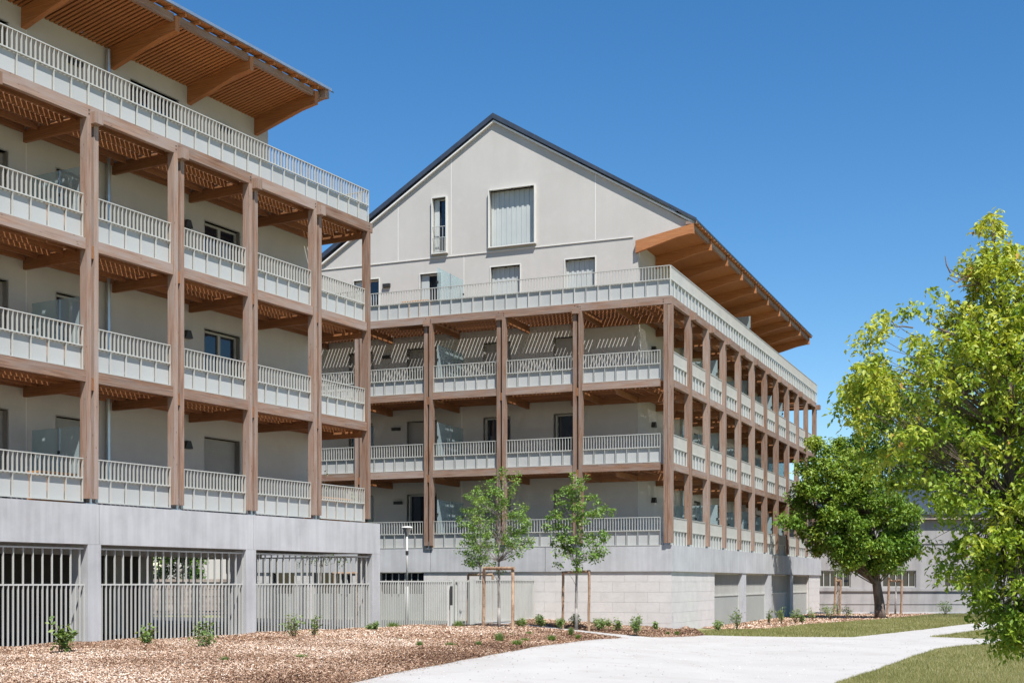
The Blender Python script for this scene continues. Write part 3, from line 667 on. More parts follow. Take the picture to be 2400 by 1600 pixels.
# posts, edge beams, cross beams, joists
A_POST = [PA * n for n in range(-3, 4)]
ZB = 3.166 + 0.12
for a in A_POST:
    post_pair(FA, a, ZB, zr(3) - 1.245, bA, zr(3) - 1.36)
    piece('beam_end', FA, a - 0.06, a + 0.165, 0.101, 0.26, zr(3) - 1.355, zr(3) - 1.10, 'wood_out', bA)
    bolts(FA, a - 0.10, zr(3) - 1.10, 0.10, bA)
piece('post', FA, A_END - 0.135, A_END + 0.0, -0.10, 0.11, ZB, zr(3) - 1.245, 'wood_out', bA)
bolts(FA, A_END - 0.06, zr(3) - 1.10, 0.10, bA)
for i, x0 in enumerate(A_POST): 
    x1 = A_POST[i + 1] if i < len(A_POST) - 1 else A_END + 0.16
    piece('edge_beam', FA, x0 - 0.04, x1 - 0.043, -0.02, 0.10, zr(3) - 1.24, zr(3) - 0.965, 'wood_out', bA)
    y0, y1 = x0 + 0.17, (A_POST[i + 1] - 0.17 if i < len(A_POST) - 1 else A_END - 0.137)
    for k in (1, 2): piece('edge_beam', FA, y0, y1, -0.05, 0.075, zr(k) - 1.23, zr(k) - 0.985, 'wood_out', bA)
    for k in (1, 2, 3): deck(FA, x0 + 0.08, x1 - 0.08, A_IN, zr(k), bA, 5)
for a in A_POST:
    for k in (1, 2, 3): piece('cross_beam', FA, a - 0.04, a + 0.04, A_IN + 0.002, 0.10, zr(k) - 1.41, zr(k) - 1.13, 'wood_in', bA)
for k in (1, 2, 3): piece('cross_beam', FA, A_END - 0.11, A_END - 0.03, A_IN + 0.002, -0.11, zr(k) - 1.41, zr(k) - 1.13, 'wood_in', bA)
for k in (0, 1, 2, 3): boards(FA, -8.3, A_END, A_IN + 0.005, -0.052, zr(k), bA)
# railings
for k in range(3):
    for i, x0 in enumerate(A_POST):
        x1 = A_POST[i + 1] if i < len(A_POST) - 1 else A_END
        e = 0.17 if i < len(A_POST) - 1 else 0.137
        railing(FA, x0 + 0.172, x1 - e - 0.002, zr(k), 5, bA, ind_bal=(i in (2, 3, 4)), ind_pan=i > 1)
railing(FA, -8.3, -0.02, zr(3), 17, bA, o=0.0, ind_pan=True); railing(FA, -0.018, A_END + 0.04, zr(3), 22, bA, o=0.0, ind_bal=True)
# the terrace returns round the far gable
for k in range(3): railing(FE, 0.14, 1.98, zr(k), 4, bA, o=-0.03, ind_pan=True)
railing(FE, 0.05, 8.5, zr(3), 18, bA, o=0.03, ind_pan=False)
for k in (1, 2, 3): piece('edge_beam', FE, 0.11, 2.0 if k < 3 else 8.6, -0.03, 0.08, zr(k) - 1.235, zr(k) - 0.97, 'wood_out', bA)
# glass screens
for k in range(3): screen(FA, 0.16, A_IN + 0.05, -0.22, zf(k) + 0.1, zf(k) + 1.75, bA)
# eave
ZI, ZT = 14.50, 14.92
for n in range(-3, 4): bracket(FA, PA * n + (-0.03), bA, A_IN + 0.003, ZI, ZT, ot=0.08)
ms = {}
a = -8.0; i = 0
while a < 8.6:
    b = int((a + 8.1) // PA); ms.setdefault(b, MB())
    ms[b].prism(FA, a, a + 0.075, [(A_IN, ZI + 0.005), (-0.07, ZT - 0.065), (-0.07, ZT - 0.03), (A_IN, ZI + 0.04)]); a += 0.13
for b in ms.values(): tag(b.build('soffit_slats', 'wood_soffit', bA, recalc=True), kind='stuff')
m = MB(); m.prism(FA, -8.1, 8.6, [(A_IN, ZI + 0.13), (-0.07, ZT + 0.05), (-0.07, ZT + 0.07), (A_IN, ZI + 0.15)]); m.build('soffit_backing', 'gap', bA, recalc=True)
for i, n in enumerate(range(-3, 4)):
    x0, x1 = PA * n + 0.045, min(PA * (n + 1) - 0.105, 8.3); piece('eave_beam', FA, x0, x1, -0.06, 0.04, ZT - 0.14, ZT + 0.04, 'wood_out', bA)
for j in range(36): 
    x = -8.0 + j * 0.47
    if x < 8.3: m = MB(); m.prism(FA, x, x + 0.06, [(-0.08, ZT + 0.045), (0.20, ZT + 0.03), (0.20, ZT + 0.10), (-0.08, ZT + 0.12)]); m.build('rafter_end', 'wood_soffit', bA, recalc=True)
SL = 0.616
m = MB(); m.prism(FA, -8.1, 8.45, [(-0.07, ZT + 0.125), (0.215, ZT + 0.105), (0.215, ZT + 0.125), (-0.07, ZT + 0.145)]); m.build('eave_boarding', 'wood_soffit', bA, recalc=True)
m = MB(); m.prism(FA, -8.3, 8.68, [(0.22, ZT + 0.105), (0.22, ZT + 0.15), (-7.72, ZT + 0.06 + SL * 8.1), (-15.8, ZT + 0.16), (-15.8, ZT + 0.0), (-7.72, ZT - 0.1 + SL * 8.1)]); m.build('roof', 'slate', bA, recalc=True)
m = MB(); m.prism(FA, -8.3, 8.5, [(0.221, ZT + 0.10), (0.29, ZT + 0.10), (0.29, ZT + 0.17), (0.275, ZT + 0.17), (0.275, ZT + 0.115), (0.221, ZT + 0.115)]); m.build('gutter', 'zinc', bA, recalc=True)
piece('verge_board', FA, 8.31, 8.5, -0.25, 0.20, ZT - 0.10, ZT + 0.10, 'wood_out', bA)
m = MB(); m.prism(FA, 8.4, 8.62, [(A_IN - 0.3, 14.6), (-13.5, 14.6), (-7.72, ZT + SL * 7.6)]); m.build('gable', 'render', bA, recalc=True)

# ================================================================== RIGHT BUILDING
bB = empty('apartment_building', BF.p(7, -8, 0))
tag(bB, 'far building at centre with tall pale gable, dark ridge roof and balconies on two sides', 'apartment building', 'apartment buildings')
B_R0 = 3.719; DF, DR = 2.6, 2.0
def zq(k): return B_R0 + H * k
C0, LF, LR = 3.359, 2.957, 2.674
BTL = 17.0; BSR = 33.2
# base: concrete beam above, stone blocks below
for x0, x1 in ((-0.1, 4.62), (4.64, 9.22), (9.24, 13.8), (13.82, BTL)): piece('concrete_beam', BF, x0, x1, -0.35, 0.0, 1.823, 2.737, 'concrete', bB)
for x0, x1 in ((0.353, 5.3), (5.32, 11.5), (11.52, 16.8), (16.82, 22.2), (22.22, 27.6), (27.62, BSR)): piece('concrete_beam', BR, x0, x1, -0.35, 0.1, 1.823, 2.737, 'concrete', bB)
piece('floor_slab', BF, 2.0, 16.8, -30, -0.36, 2.0, 2.70, 'concrete', bB)
piece('terrace_slab', BR, 0.5, BSR - 0.3, -1.99, -0.36, 2.0, 2.69, 'concrete', bB)
holesBb = [(9.54, 11.45, -0.40, 1.83), (12.6, 14.4, -0.40, 1.83), (15.2, 16.3, -0.40, 1.83)]
def blockwall(F, a0, a1, z0, z1, o, holes, bw=0.86, bh=0.36):
    wall_sheet('masonry_core', F, o - 0.03, a0 + 0.02, a1 - 0.02, z0, lambda a: z1, holes, 'mortar', bB, thick=0.3)
    r = 0; z = z1
    while z > z0 + 0.01:
        zb_ = max(z0, z - bh); a = a0 - (bw / 2 if r % 2 else 0)
        while a < a1 - 0.02:
            q0, q1 = max(a, a0), min(a + bw, a1); segs = [(q0, q1)]
            for h in holes:
                if h[2] < z - 0.02 and h[3] > zb_ + 0.02:
                    s2 = []
                    for (u, v) in segs:
                        if h[1] <= u or h[0] >= v: s2.append((u, v)); continue
                        if u < h[0]: s2.append((u, h[0]))
                        if v > h[1]: s2.append((h[1], v))
                    segs = s2
            for (u, v) in segs:
                if v - u > 0.04: 
                    e = random.choice((0, 0.0, 0.002, -0.002)); piece('block', F, round(u + 0.003, 3), round(v - 0.003, 3), o - 0.028, o + e - 0.018, round(zb_ + 0.003, 3), round(z - 0.003, 3), 'block', bB)
            a += bw
        z -= bh; r += 1
blockwall(BF, -0.05, BTL, -0.45, 1.821, -0.04, holesBb)
blockwall(BR, 0.072, 6.285, -0.45, 1.821, 0.05, [])
blockwall(BR, 27.36, BSR - 0.05, -0.45, 1.821, 0.05, [])
for h in holesBb:
    m = MB(); n = int((h[1] - h[0]) / 0.24)
    for i in range(n + 1): x = h[0] + (h[1] - h[0]) * i / n; m.box(BF, x - 0.012, x + 0.012, -0.16, -0.12, 1.0, 1.78)
    m.box(BF, h[0], h[1], -0.16, -0.12, 1.78, 1.815); gr_ = m.build('window_grille', 'fence', bB)
    piece('pane', BF, h[0], h[1], -0.36, -0.34, 1.0, 1.81, 'pane', gr_); piece('sheet_panel', BF, h[0], h[1], -0.20, -0.17, -0.4, 0.995, 'louver', gr_)
# car park doors on the right side
OP = [(6.285, 10.976), (11.746, 16.396), (17.17, 21.736), (22.559, 27.36)]
for x0, x1 in ((10.98, 11.742), (16.40, 17.166), (21.74, 22.555)): piece('pillar', BR, x0, x1, -0.42, 0.07, -0.45, 1.82, 'concrete', bB)
for i, (x0, x1) in enumerate(OP):
    m = MB(); m.box(BR, x0, x1, -0.14, -0.08, 0.885, 0.94); m.box(BR, x0, x1, -0.14, -0.08, 1.76, 1.815); m.box(BR, x0, x1, -0.14, -0.08, -0.36, -0.31)
    m.box(BR, x0, x0 + 0.04, -0.14, -0.08, -0.31, 0.885); m.box(BR, x1 - 0.04, x1, -0.14, -0.08, -0.31, 0.885)
    d = m.build('garage_screen', 'fence', bB); nn = 24
    for j in range(nn + 1):
        x = x0 + 0.01 + (x1 - x0 - 0.02) * j / nn; piece('fin', BR, x - 0.008, x + 0.010, -0.13, -0.095, 0.94, 1.76, 'fence', d)
    for j in range(2):
        h = (x1 - x0 - 0.08) / 2; piece('sheet_panel', BR, x0 + 0.04 + j * h + 0.002, x0 + 0.04 + (j + 1) * h - 0.002, -0.115, -0.105, -0.31, 0.885, 'louver', d)
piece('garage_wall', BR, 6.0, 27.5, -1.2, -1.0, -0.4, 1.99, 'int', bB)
# gable wall with its windows
def ridge_z(t): return 19.32 - SL * abs(t - 7.717)
T0, T1 = 1.95, 15.55
W = []
W.append((6.05, 7.93, 14.42, 16.60, 'fold', 0.13, True)); W.append((9.79, 10.38, 14.42, 16.58, 'half', 0.13, True))
for a0_, a1_, kd in ((3.62, 4.82, 'fold'), (6.67, 7.90, 'fold'), (10.03, 10.96, 'half'), (12.81, 13.97, 'half')): W.append((a0_, a1_, zq(3) - 0.98, 13.65, kd, 0.03, True))
for k, kinds in ((2, 'dddd'), (1, 'daag'), (0, 'arrg')):
    for (a0_, a1_), kc in zip(((10.25, 11.54), (7.1, 8.2), (4.2, 5.27), (13.1, 14.19)), kinds):
        W.append((a0_, a1_, zq(k) - 0.98, zq(k) + 1.20, {'d': 'door', 'a': 'ajar', 'g': 'glass', 'r': 'roller'}[kc], 0.0, False))
wall_sheet('wall', BF, -DF, T0, T1, 2.70, lambda t: ridge_z(t) if t > T0 + 0.001 else ridge_z(T0), [w_[:4] for w_ in W], 'render', bB, knots=(7.717,))
m = MB(); m.prism_o(BF, -DF - 0.25, -DF, [(T0, 14.085), (T0, ridge_z(T0)), (-0.02, ridge_z(-0.02)), (-0.02, 14.42)]); m.build('eave_cheek', 'render', bB, recalc=True)
for (a0_, a1_, z0, z1, kd, pr, pale) in W:
    window(BF, -DF, a0_, a1_, z0, z1, bB, kd, proud=pr if pale else 0.0, pale=pale, rail=(kd == 'half' and z0 > 14))
for t, z0, z1 in ((11.95, 14.3, 16.7), (9.6, 14.3, 18.1), (3.614, 14.3, 16.75), (9.05, 11.4, 14.2), (9.14, 8.5, 11.2), (9.14, 5.7, 8.3), (9.14, 2.75, 5.4)):
    piece('wall_joint', BF, t - 0.012, t + 0.012, -DF - 0.001, -DF + 0.005, z0, z1, 'joint', bB)
piece('drip_moulding', BF, 2.13, 15.5, -DF + 0.001, -DF + 0.035, 14.235, 14.26, 'joint', bB)
for t, z in ((12.45, 10.47), (12.02, 7.56), (11.93, 4.61)): wall_lamp(BF, t, -DF, z, bB, 0.36, 0.12)
wall_lamp(BF, 12.45, -DF, 13.34, bB, 0.32, 0.14)
# side wall
HR = []
for k in range(4):
    for s in (10.9, 15.2, 18.6, 23.4): HR.append((s, s + 1.1, zq(k) - 0.98, zq(k) + 1.2))
wall_sheet('wall', BR, -DR, 2.86, 26.7, 2.70, lambda a: 14.12, HR, 'render', bB)
for i, h in enumerate(HR): window(BR, -DR, *h, bB, ('door', 'glass', 'roller', 'ajar')[i % 4])
piece('end_wall', BR, 26.45, 26.7, -15.5, -DR - 0.251, 2.70, 14.1, 'render', bB)
piece('left_wall', BF, T1 - 0.25, T1 - 0.001, -24, -DF - 0.251, 2.70, 14.3, 'render', bB)
mp = MB(); mp.cyl(BR.p(8.7, -DR + 0.1, 2.72), BR.p(8.7, -DR + 0.1, 14.0), 0.055, n=12); mp.build('downpipe', 'zinc', bB)
for k in range(3): wall_lamp(BR, 4.6, -DR, 4.6 + H * k, bB, cone=True)
# posts
ZBB = 2.737 + 0.07
FPOS = [C0 + LF * i for i in range(5)]
RPOS = [LR * n - 0.22 for n in range(1, 12)]
piece('post', BF, 0.055, 0.19, -0.10, 0.11, ZBB, zq(3) - 1.355, 'wood_out', bB)
piece('post', BF, -0.11, 0.045, -0.105, 0.09, ZBB, zq(3) - 1.355, 'wood_out', bB)
for a in FPOS:
    post_pair(BF, a, ZBB, zq(3) - 1.355, bB, zq(3) - 1.44)
    piece('beam_end', BF, a - 0.06, a + 0.165, 0.101, 0.22, zq(3) - 1.44, zq(3) - 1.22, 'wood_out', bB)
    bolts(BF, a - 0.1, zq(3) - 1.22, 0.1, bB); bolts(BF, a + 0.1, zq(3) - 1.18, 0.1, bB)
bolts(BF, 0.2, zq(3) - 1.22, 0.1, bB)
for a in RPOS:
    post_pair(BR, a, ZBB, zq(3) - 1.355, bB, zq(3) - 1.46)
    piece('beam_end', BR, a - 0.06, a + 0.165, 0.101, 0.30, zq(3) - 1.46, zq(3) - 1.20, 'wood_out', bB)
FP2 = [0.17] + FPOS + [FPOS[-1] + LF]
for x0, x1 in zip(FP2, FP2[1:]):
    piece('edge_beam', BF, x0 - 0.04 - (0.22 if x0 < 1 else 0), x1 - 0.043, -0.02, 0.10, zq(3) - 1.345, zq(3) - 1.07, 'wood_out', bB)
    for k in (1, 2): piece('edge_beam', BF, x0 + 0.17, x1 - 0.17, -0.05, 0.075, zq(k) - 1.27, zq(k) - 1.02, 'wood_out', bB)
    for k in (1, 2, 3): deck(BF, max(x0, 0.17) + 0.08, x1 - 0.08, -DF, zq(k), bB, 6)
RP2 = [0.2] + RPOS
for x0, x1 in zip(RP2, RP2[1:]):
    piece('edge_beam', BR, x0 - 0.04 + (0.0 if x0 > 1 else -0.138), x1 - 0.043, -0.02, 0.10, zq(3) - 1.347, zq(3) - 1.072, 'wood_out', bB)
    for k in (1, 2): piece('edge_beam', BR, x0 + 0.17, x1 - 0.17, -0.05, 0.075, zq(k) - 1.27, zq(k) - 1.02, 'wood_out', bB)
    for k in (1, 2, 3): deck(BR, max(x0 + 0.08, 2.7), x1 - 0.08 if x1 > 3 else 2.75, -DR, zq(k), bB, 4)
for k in (1, 2, 3):
    for a in FPOS: piece('cross_beam', BF, a - 0.04, a + 0.04, -DF + 0.002, 0.10, zq(k) - 1.45, zq(k) - 1.17, 'wood_in', bB)
    for a in RPOS: piece('cross_beam', BR, a - 0.04, a + 0.04, -DR + 0.002 if 2.8 < a < 26.6 else -4.5, 0.10, zq(k) - 1.448, zq(k) - 1.172, 'wood_in', bB)
    piece('cross_beam', BF, 1.9, 1.98, -DF + 0.05, -0.06, zq(k) - 1.446, zq(k) - 1.25, 'wood_in', bB)
    for q in range(4): piece('joist', BR, 0.3, 2.4, -0.35 - q * 0.42, -0.29 - q * 0.42, zq(k) - 1.235, zq(k) - 1.075, 'wood_in', bB)
for k in range(4):
    boards(BF, 0.06, 17.0, -DF + 0.005, -0.052, zq(k), bB, pitch=0.152, gap=0.036)
    boards(BR, 2.66, 29.6, -DR + 0.005, -0.052, zq(k), bB, pitch=0.16, gap=0.034)
    boards(BR, 26.75, 29.6, -12, -DR - 0.05, zq(k), bB, pitch=0.16, gap=0.034)
# railings
for k in range(3):
    for x0, x1, e in [(FP2[i], FP2[i + 1], 0.172) for i in range(len(FP2) - 1)]: railing(BF, x0 + 0.172, x1 - e, zq(k), 7 if x0 < 1 else 6, bB, mid=0.455, bot=1.0)
    for i in range(len(RP2) - 1): railing(BR, RP2[i] + (0.172 if i else 0.065), RP2[i + 1] - 0.172, zq(k), 5, bB, ind_pan=i < 4, mid=0.455, bot=1.0)
railing(BF, -0.03, 9.25, zq(3), 21, bB, o=0.03, mid=0.46, bot=1.06); railing(BF, 9.252, 17.0, zq(3), 18, bB, o=0.03, mid=0.46, bot=1.06)
railing(BR, 0.0, 10.4, zq(3), 22, bB, o=0.03, mid=0.46, bot=1.06); railing(BR, 10.402, 29.8, zq(3), 42, bB, o=0.03, ind_pan=False, mid=0.46, bot=1.06)
FBE = Frame(tuple(BR.p(29.8, 0, 0)[:2]), d=BF.d, n=(-BF.n[0], -BF.n[1]))
railing(FBE, 0.05, 9.0, zq(3), 20, bB, o=0.0, ind_pan=False)
for k in (0, 1, 2): railing(FBE, 0.05, 9.0, zq(k), 20, bB, o=-0.3, ind_pan=False)
for k in (1, 2, 3): piece('edge_beam', FBE, 0.02, 9.0, -0.4, -0.28, zq(k) - 1.27, zq(k) - 1.02, 'wood_out', bB)
piece('beam_end', FBE, -0.3, -0.12, -0.42, -0.24, zq(3) - 1.42, zq(3) - 1.2, 'wood_out', bB)
# glass screens
for k in range(4): screen(BF, 9.05, -DF + 0.06, -0.2, zq(k) - 0.92, zq(k) + 0.82, bB)
for k in range(4):
    for s in ((7.6, 13.3, 18.4, 21.1) if k < 3 else (13.3,)): screen(BR, s + (0.4 if k % 2 else 0), -DR + 0.06, -0.15, zq(k) - 0.92, zq(k) + 0.82, bB)
# eave along the right side
ZI2, ZT2 = 14.06, 14.47
bracket(BR, 2.45 + 0.06, bB, -DR, ZI2, ZT2)
for a in RPOS[1:10]: bracket(BR, a, bB, -DR + 0.003, ZI2, ZT2)
m = {}
a = 2.35
while a < 26.85:
    if a < 2.6: a += 0.1; continue
    b = int((a - 2.3) // LR); m.setdefault(b, MB()).prism(BR, a, a + 0.12, [(-DR, ZI2 + 0.005), (0.03, ZT2 - 0.065), (0.03, ZT2 - 0.03), (-DR, ZI2 + 0.04)]); a += 0.14
for b in m.values(): tag(b.build('soffit_boards', 'wood_soffit', bB, recalc=True), kind='stuff')
m = MB(); m.prism(BR, 2.62, 26.9, [(-DR, ZI2 + 0.06), (0.03, ZT2 + 0.0), (0.03, ZT2 + 0.03), (-DR, ZI2 + 0.08)]); m.build('soffit_backing', 'gap', bB, recalc=True)
RB = [2.58] + RPOS[1:10] + [27.0]
for x0, x1 in zip(RB, RB[1:]): piece('eave_beam', BR, x0 + 0.075, x1 - 0.075, 0.04, 0.14, ZT2 - 0.14, ZT2 + 0.04, 'wood_out', bB)
piece('verge_block', BR, 2.485, 2.60, -0.1, 0.30, ZT2 + 0.005, ZT2 + 0.115, 'wood_out', bB)
x = 2.5
while x < 26.8:
    m = MB(); m.prism(BR, x, x + 0.07, [(0.0, ZT2 + 0.045), (0.28, ZT2 + 0.03), (0.28, ZT2 + 0.10), (0.0, ZT2 + 0.12)]); m.build('rafter_end', 'wood_soffit', bB, recalc=True); x += 0.45
zt_ = ZT2 + 0.12
m = MB(); m.prism(BR, 2.62, 26.8, [(0.03, zt_ - 0.04), (0.27, zt_ - 0.045), (0.27, zt_ - 0.02), (0.03, zt_ - 0.015)]); m.build('eave_boarding', 'wood_soffit', bB, recalc=True)
m = MB(); m.prism(BR, 2.48, 26.95, [(0.30, zt_), (0.30, zt_ + 0.05), (-7.75, 19.54), (-15.75, zt_ + 0.03), (-15.75, zt_ - 0.12), (-7.75, 19.35)]); m.build('roof', 'slate', bB, recalc=True)
m = MB()
m.prism(BR, 2.43, 2.48, [(0.31, zt_ - 0.03), (0.31, zt_ + 0.07), (-7.75, 19.58), (-15.78, zt_ + 0.05), (-15.78, zt_ - 0.15), (-7.75, 19.38)]); m.build('verge_trim', 'slate', bB, recalc=True)
m = MB(); m.prism(BR, 2.485, 2.60, [(0.2, zt_ - 0.10), (0.2, zt_ - 0.04), (-7.75, 19.32), (-15.5, zt_ - 0.13), (-15.5, zt_ - 0.2), (-7.75, 19.25)]); m.build('verge_soffit', 'joint', bB, recalc=True)
piece('roof_light', BR, 2.7, 3.6, -0.9, -0.5, zt_ + 0.45, zt_ + 0.62, 'zinc', bB)

# ================================================================== plants and trees
def leaf_mesh(c, droop, size, wid, tint, spread=1.0, fold=0.25):
    """c (n,3) leaf bases; returns rhombic folded leaves"""
    n = len(c); th = rng.uniform(0, 2 * np.pi, n)
    el = -droop + rng.normal(0, 0.45, n) * spread
    d = np.stack([np.cos(th) * np.cos(el), np.sin(th) * np.cos(el), np.sin(el)], 1)
    s = np.cross(d, np.array([0, 0, 1.0])); s /= np.linalg.norm(s, axis=1, keepdims=True) + 1e-9
    nn = np.cross(s, d); ro = rng.normal(0, 0.5, n)[:, None]
    s2 = s * np.cos(ro) + nn * np.sin(ro); n2 = -s * np.sin(ro) + nn * np.cos(ro)
    L = (size * rng.uniform(0.65, 1.2, n))[:, None]; w2 = L * wid / 2
    V = np.stack([c, c + d * L * 0.45 + s2 * w2 + n2 * w2 * fold, c + d * L - n2 * L * 0.08, c + d * L * 0.45 - s2 * w2 + n2 * w2 * fold], 1).reshape(-1, 3)
    b = np.arange(n)[:, None] * 4
    Ft = np.stack([b + np.array([[0, 1, 2]]), b + np.array([[0, 2, 3]])], 1).reshape(-1, 3)
    return V, Ft, np.repeat(tint, 2)
def compound(c, n_leaf, size, wid, tint, droop, gap):
    """several leaflets hanging from each stalk"""
    n = len(c); k = n_leaf; th = rng.uniform(0, 2 * np.pi, n); el = rng.normal(-0.2, 0.35, n)
    ax = np.stack([np.cos(th) * np.cos(el), np.sin(th) * np.cos(el), np.sin(el)], 1)
    pos = np.concatenate([c + ax * gap * j / max(1, k - 1) for j in range(k)], 0)
    pos[:, 2] -= np.repeat(np.arange(k) / max(1, k - 1), n) ** 2 * gap * 0.5
    return leaf_mesh(pos, droop, size, wid, np.tile(tint, k) + rng.normal(0, 0.05, n * k), 0.8)
def crown_points(poly, Yc, half, nclump, margin=0.0, flat=0.75):
    """clump centres inside an outline (X,Z); depth follows the local width"""
    P = np.array(poly); lo, hi = P.min(0), P.max(0); out = []
    cx = P[:, 0].mean(); W_ = (hi[0] - lo[0]) / 2
    while len(out) < nclump:
        x = rng.uniform(lo[0], hi[0]); z = rng.uniform(lo[1], hi[1])
        if not inpoly(np.array([x]), np.array([z]), poly)[0]: continue
        e = math.sqrt(max(0.08, 1 - ((x - cx) / W_) ** 2 * 0.8 - ((z - (lo[1] + hi[1]) / 2) / ((hi[1] - lo[1]) / 2)) ** 2 * flat))
        y = Yc + half * e * math.copysign(rng.uniform(0, 1) ** 0.6, rng.uniform(-1, 1)); out.append((x, y, z))
    return np.array(out)
def limb(mb, p0, p1, r0, r1, sag=0.1, n=5, sides=5):
    p0 = Vector(p0); p1 = Vector(p1); L = (p1 - p0).length; pts = []
    j = Vector((random.uniform(-1, 1), random.uniform(-1, 1), random.uniform(-0.3, 1))) * L * sag
    for i in range(n + 1):
        t = i / n; q = p0.lerp(p1, t) + j * math.sin(math.pi * t) + Vector((random.gauss(0, 1), random.gauss(0, 1), random.gauss(0, 1))) * L * 0.012; pts.append(q)
    rad = [r0 + (r1 - r0) * (i / n) for i in range(n + 1)]; mb.tube(pts, rad, sides); return pts
def tree(name, label, cat, base, trunk_pts, r0, r1, poly, Yc, half, nclump, per, rc, leafmat, lsize, lwid, group=None, comp=None, droop=0.5, bark='bark', tmean=0.4, extra=None, branch_r=0.03, top_bright=0.25, sq=0.75):
    t = empty(name, base); tag(t, label, cat, group)
    tb = MB(); n = len(trunk_pts); tb.tube(trunk_pts, [r0 + (r1 - r0) * (i / (n - 1)) ** 0.8 for i in range(n)], 10)
    tr = tb.build('trunk', bark, t, smooth=True)
    cl = crown_points(poly, Yc, half, nclump)
    if extra is not None: cl = np.concatenate([cl, extra])
    lb = MB()
    tp = [Vector(p) for p in trunk_pts]; zs = [p.z for p in tp]
    for c in cl[:int(len(cl))]:
        cv = Vector(c); k = min(range(len(tp)), key=lambda i: abs(tp[i].z - (cv.z - (cv - tp[min(i, len(tp) - 1)]).length * 0.55)))
        k = max(k, int(len(tp) * 0.35)); limb(lb, tp[k], cv, branch_r, branch_r * 0.15, 0.08, 4, 4)
    tag(lb.build('branches', bark, t), kind='stuff')
    P = np.array(poly); zlo, zhi = P[:, 1].min(), P[:, 1].max()
    C_ = []; T_ = []
    for c in cl:
        m_ = int(per * rng.uniform(0.6, 1.35)); r = rc * rng.uniform(0.7, 1.25)
        d = rng.normal(0, 1, (m_, 3)); d /= np.linalg.norm(d, axis=1, keepdims=True); q = d * (rng.uniform(0, 1, (m_, 1)) ** 0.45) * r; q[:, 2] *= sq
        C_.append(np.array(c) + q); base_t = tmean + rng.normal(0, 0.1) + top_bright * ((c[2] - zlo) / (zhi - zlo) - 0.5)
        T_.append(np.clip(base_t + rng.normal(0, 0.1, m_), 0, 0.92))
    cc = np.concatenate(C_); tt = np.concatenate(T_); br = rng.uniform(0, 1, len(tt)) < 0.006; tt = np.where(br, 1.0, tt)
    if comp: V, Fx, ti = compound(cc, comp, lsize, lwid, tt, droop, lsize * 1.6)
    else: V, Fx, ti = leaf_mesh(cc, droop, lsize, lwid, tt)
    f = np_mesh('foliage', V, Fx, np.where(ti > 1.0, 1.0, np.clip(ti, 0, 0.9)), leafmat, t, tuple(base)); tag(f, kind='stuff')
    return t, lb
def pxpoly(pts, Yd): return [((x - 1200) / FPX * Yd, CAM_Z + (HOR - y) / FPX * Yd) for x, y in pts]
# big maple on the lawn beside the right building
Y3 = 61.7
P3 = pxpoly([(1850, 1205), (1870, 1130), (1890, 1060), (1905, 1030), (1935, 1060), (1945, 1030), (1990, 1060), (2030, 1100), (2090, 1150), (2130, 1190), (2160, 1260), (2140, 1310), (2080, 1335), (2000, 1335), (1930, 1310), (1905, 1270), (1880, 1240)], Y3)
tree('maple_tree', 'dark green round maple with short thick trunk standing on the lawn', 'tree', (17.38, Y3, G(17, 0)),
     [(17.42, Y3, -0.35), (17.38, Y3, 0.4), (17.25, Y3, 1.3), (17.15, Y3, 2.2), (17.1, Y3 + 0.1, 3.2), (17.0, Y3 + 0.1, 4.6), (16.9, Y3, 5.8), (16.7, Y3, 7.0)], 0.29, 0.06,
     P3, Y3 - 0.3, 1.5, 215, 200, 0.50, 'leaf', 0.20, 0.5, 'big trees on the right', tmean=0.68, branch_r=0.04,
     extra=np.array([(at(x, y, Y3 - 1)[0], Y3 - 1, at(x, y, Y3 - 1)[2]) for x, y in ((1838, 1218), (1850, 1222), (1862, 1225), (1875, 1228), (1908, 1040), (1945, 1045), (1912, 1075))]))
Y5 = 88.0
P5 = pxpoly([(1985, 1060), (2000, 980), (2010, 900), (2060, 840), (2140, 820), (2300, 800), (2480, 850), (2500, 1200), (2300, 1230), (2200, 1200), (2150, 1190), (2080, 1150), (2020, 1110)], Y5)
tree('maple_tree', 'tall dark tree rising beyond the street building roof', 'tree', (31.5, Y5, G(17, 0)),
     [(31.5, Y5, -0.35), (31.5, Y5, 3.0), (31.2, Y5, 6), (30.8, Y5, 9), (30, Y5, 14)], 0.4, 0.1,
     P5, Y5, 4.5, 260, 220, 1.0, 'leaf', 0.28, 0.5, 'big trees on the right', tmean=0.36, branch_r=0.08)
# near tree at the right edge
Y4 = 13.0
P4 = pxpoly([(2275, 575), (2340, 575), (2400, 640), (2440, 600), (2560, 700), (2620, 1000), (2600, 1400), (2440, 1500), (2350, 1505), (2330, 1450), (2280, 1420), (2240, 1350), (2205, 1255), (2190, 1190), (2150, 1180), (2090, 1120), (2040, 1060), (2000, 1010), (1990, 960), (1990, 900), (2010, 850), (2035, 825), (2100, 835), (2120, 800), (2115, 760), (2150, 720), (2230, 710), (2270, 690), (2262, 630)], Y4)
ex4 = [(2322, 505), (2330, 525), (2312, 520), (2335, 540), (2300, 620), (2370, 590), (2385, 575), (2065, 740), (2055, 760), (2045, 780), (2190, 700), (2000, 905), (1985, 920), (2010, 985), (2205, 1330), (2230, 1345), (2350, 1500), (2370, 1500), (2340, 1480), (2020, 800), (2130, 720)]
ex4 += [(random.uniform(2290, 2470), random.uniform(1080, 1480)) for _ in range(70)]
def jy(): return Y4 + random.uniform(-0.35, 0.35)
ex4 = np.array([tuple(at(x, y, jy())) for x, y in ex4])
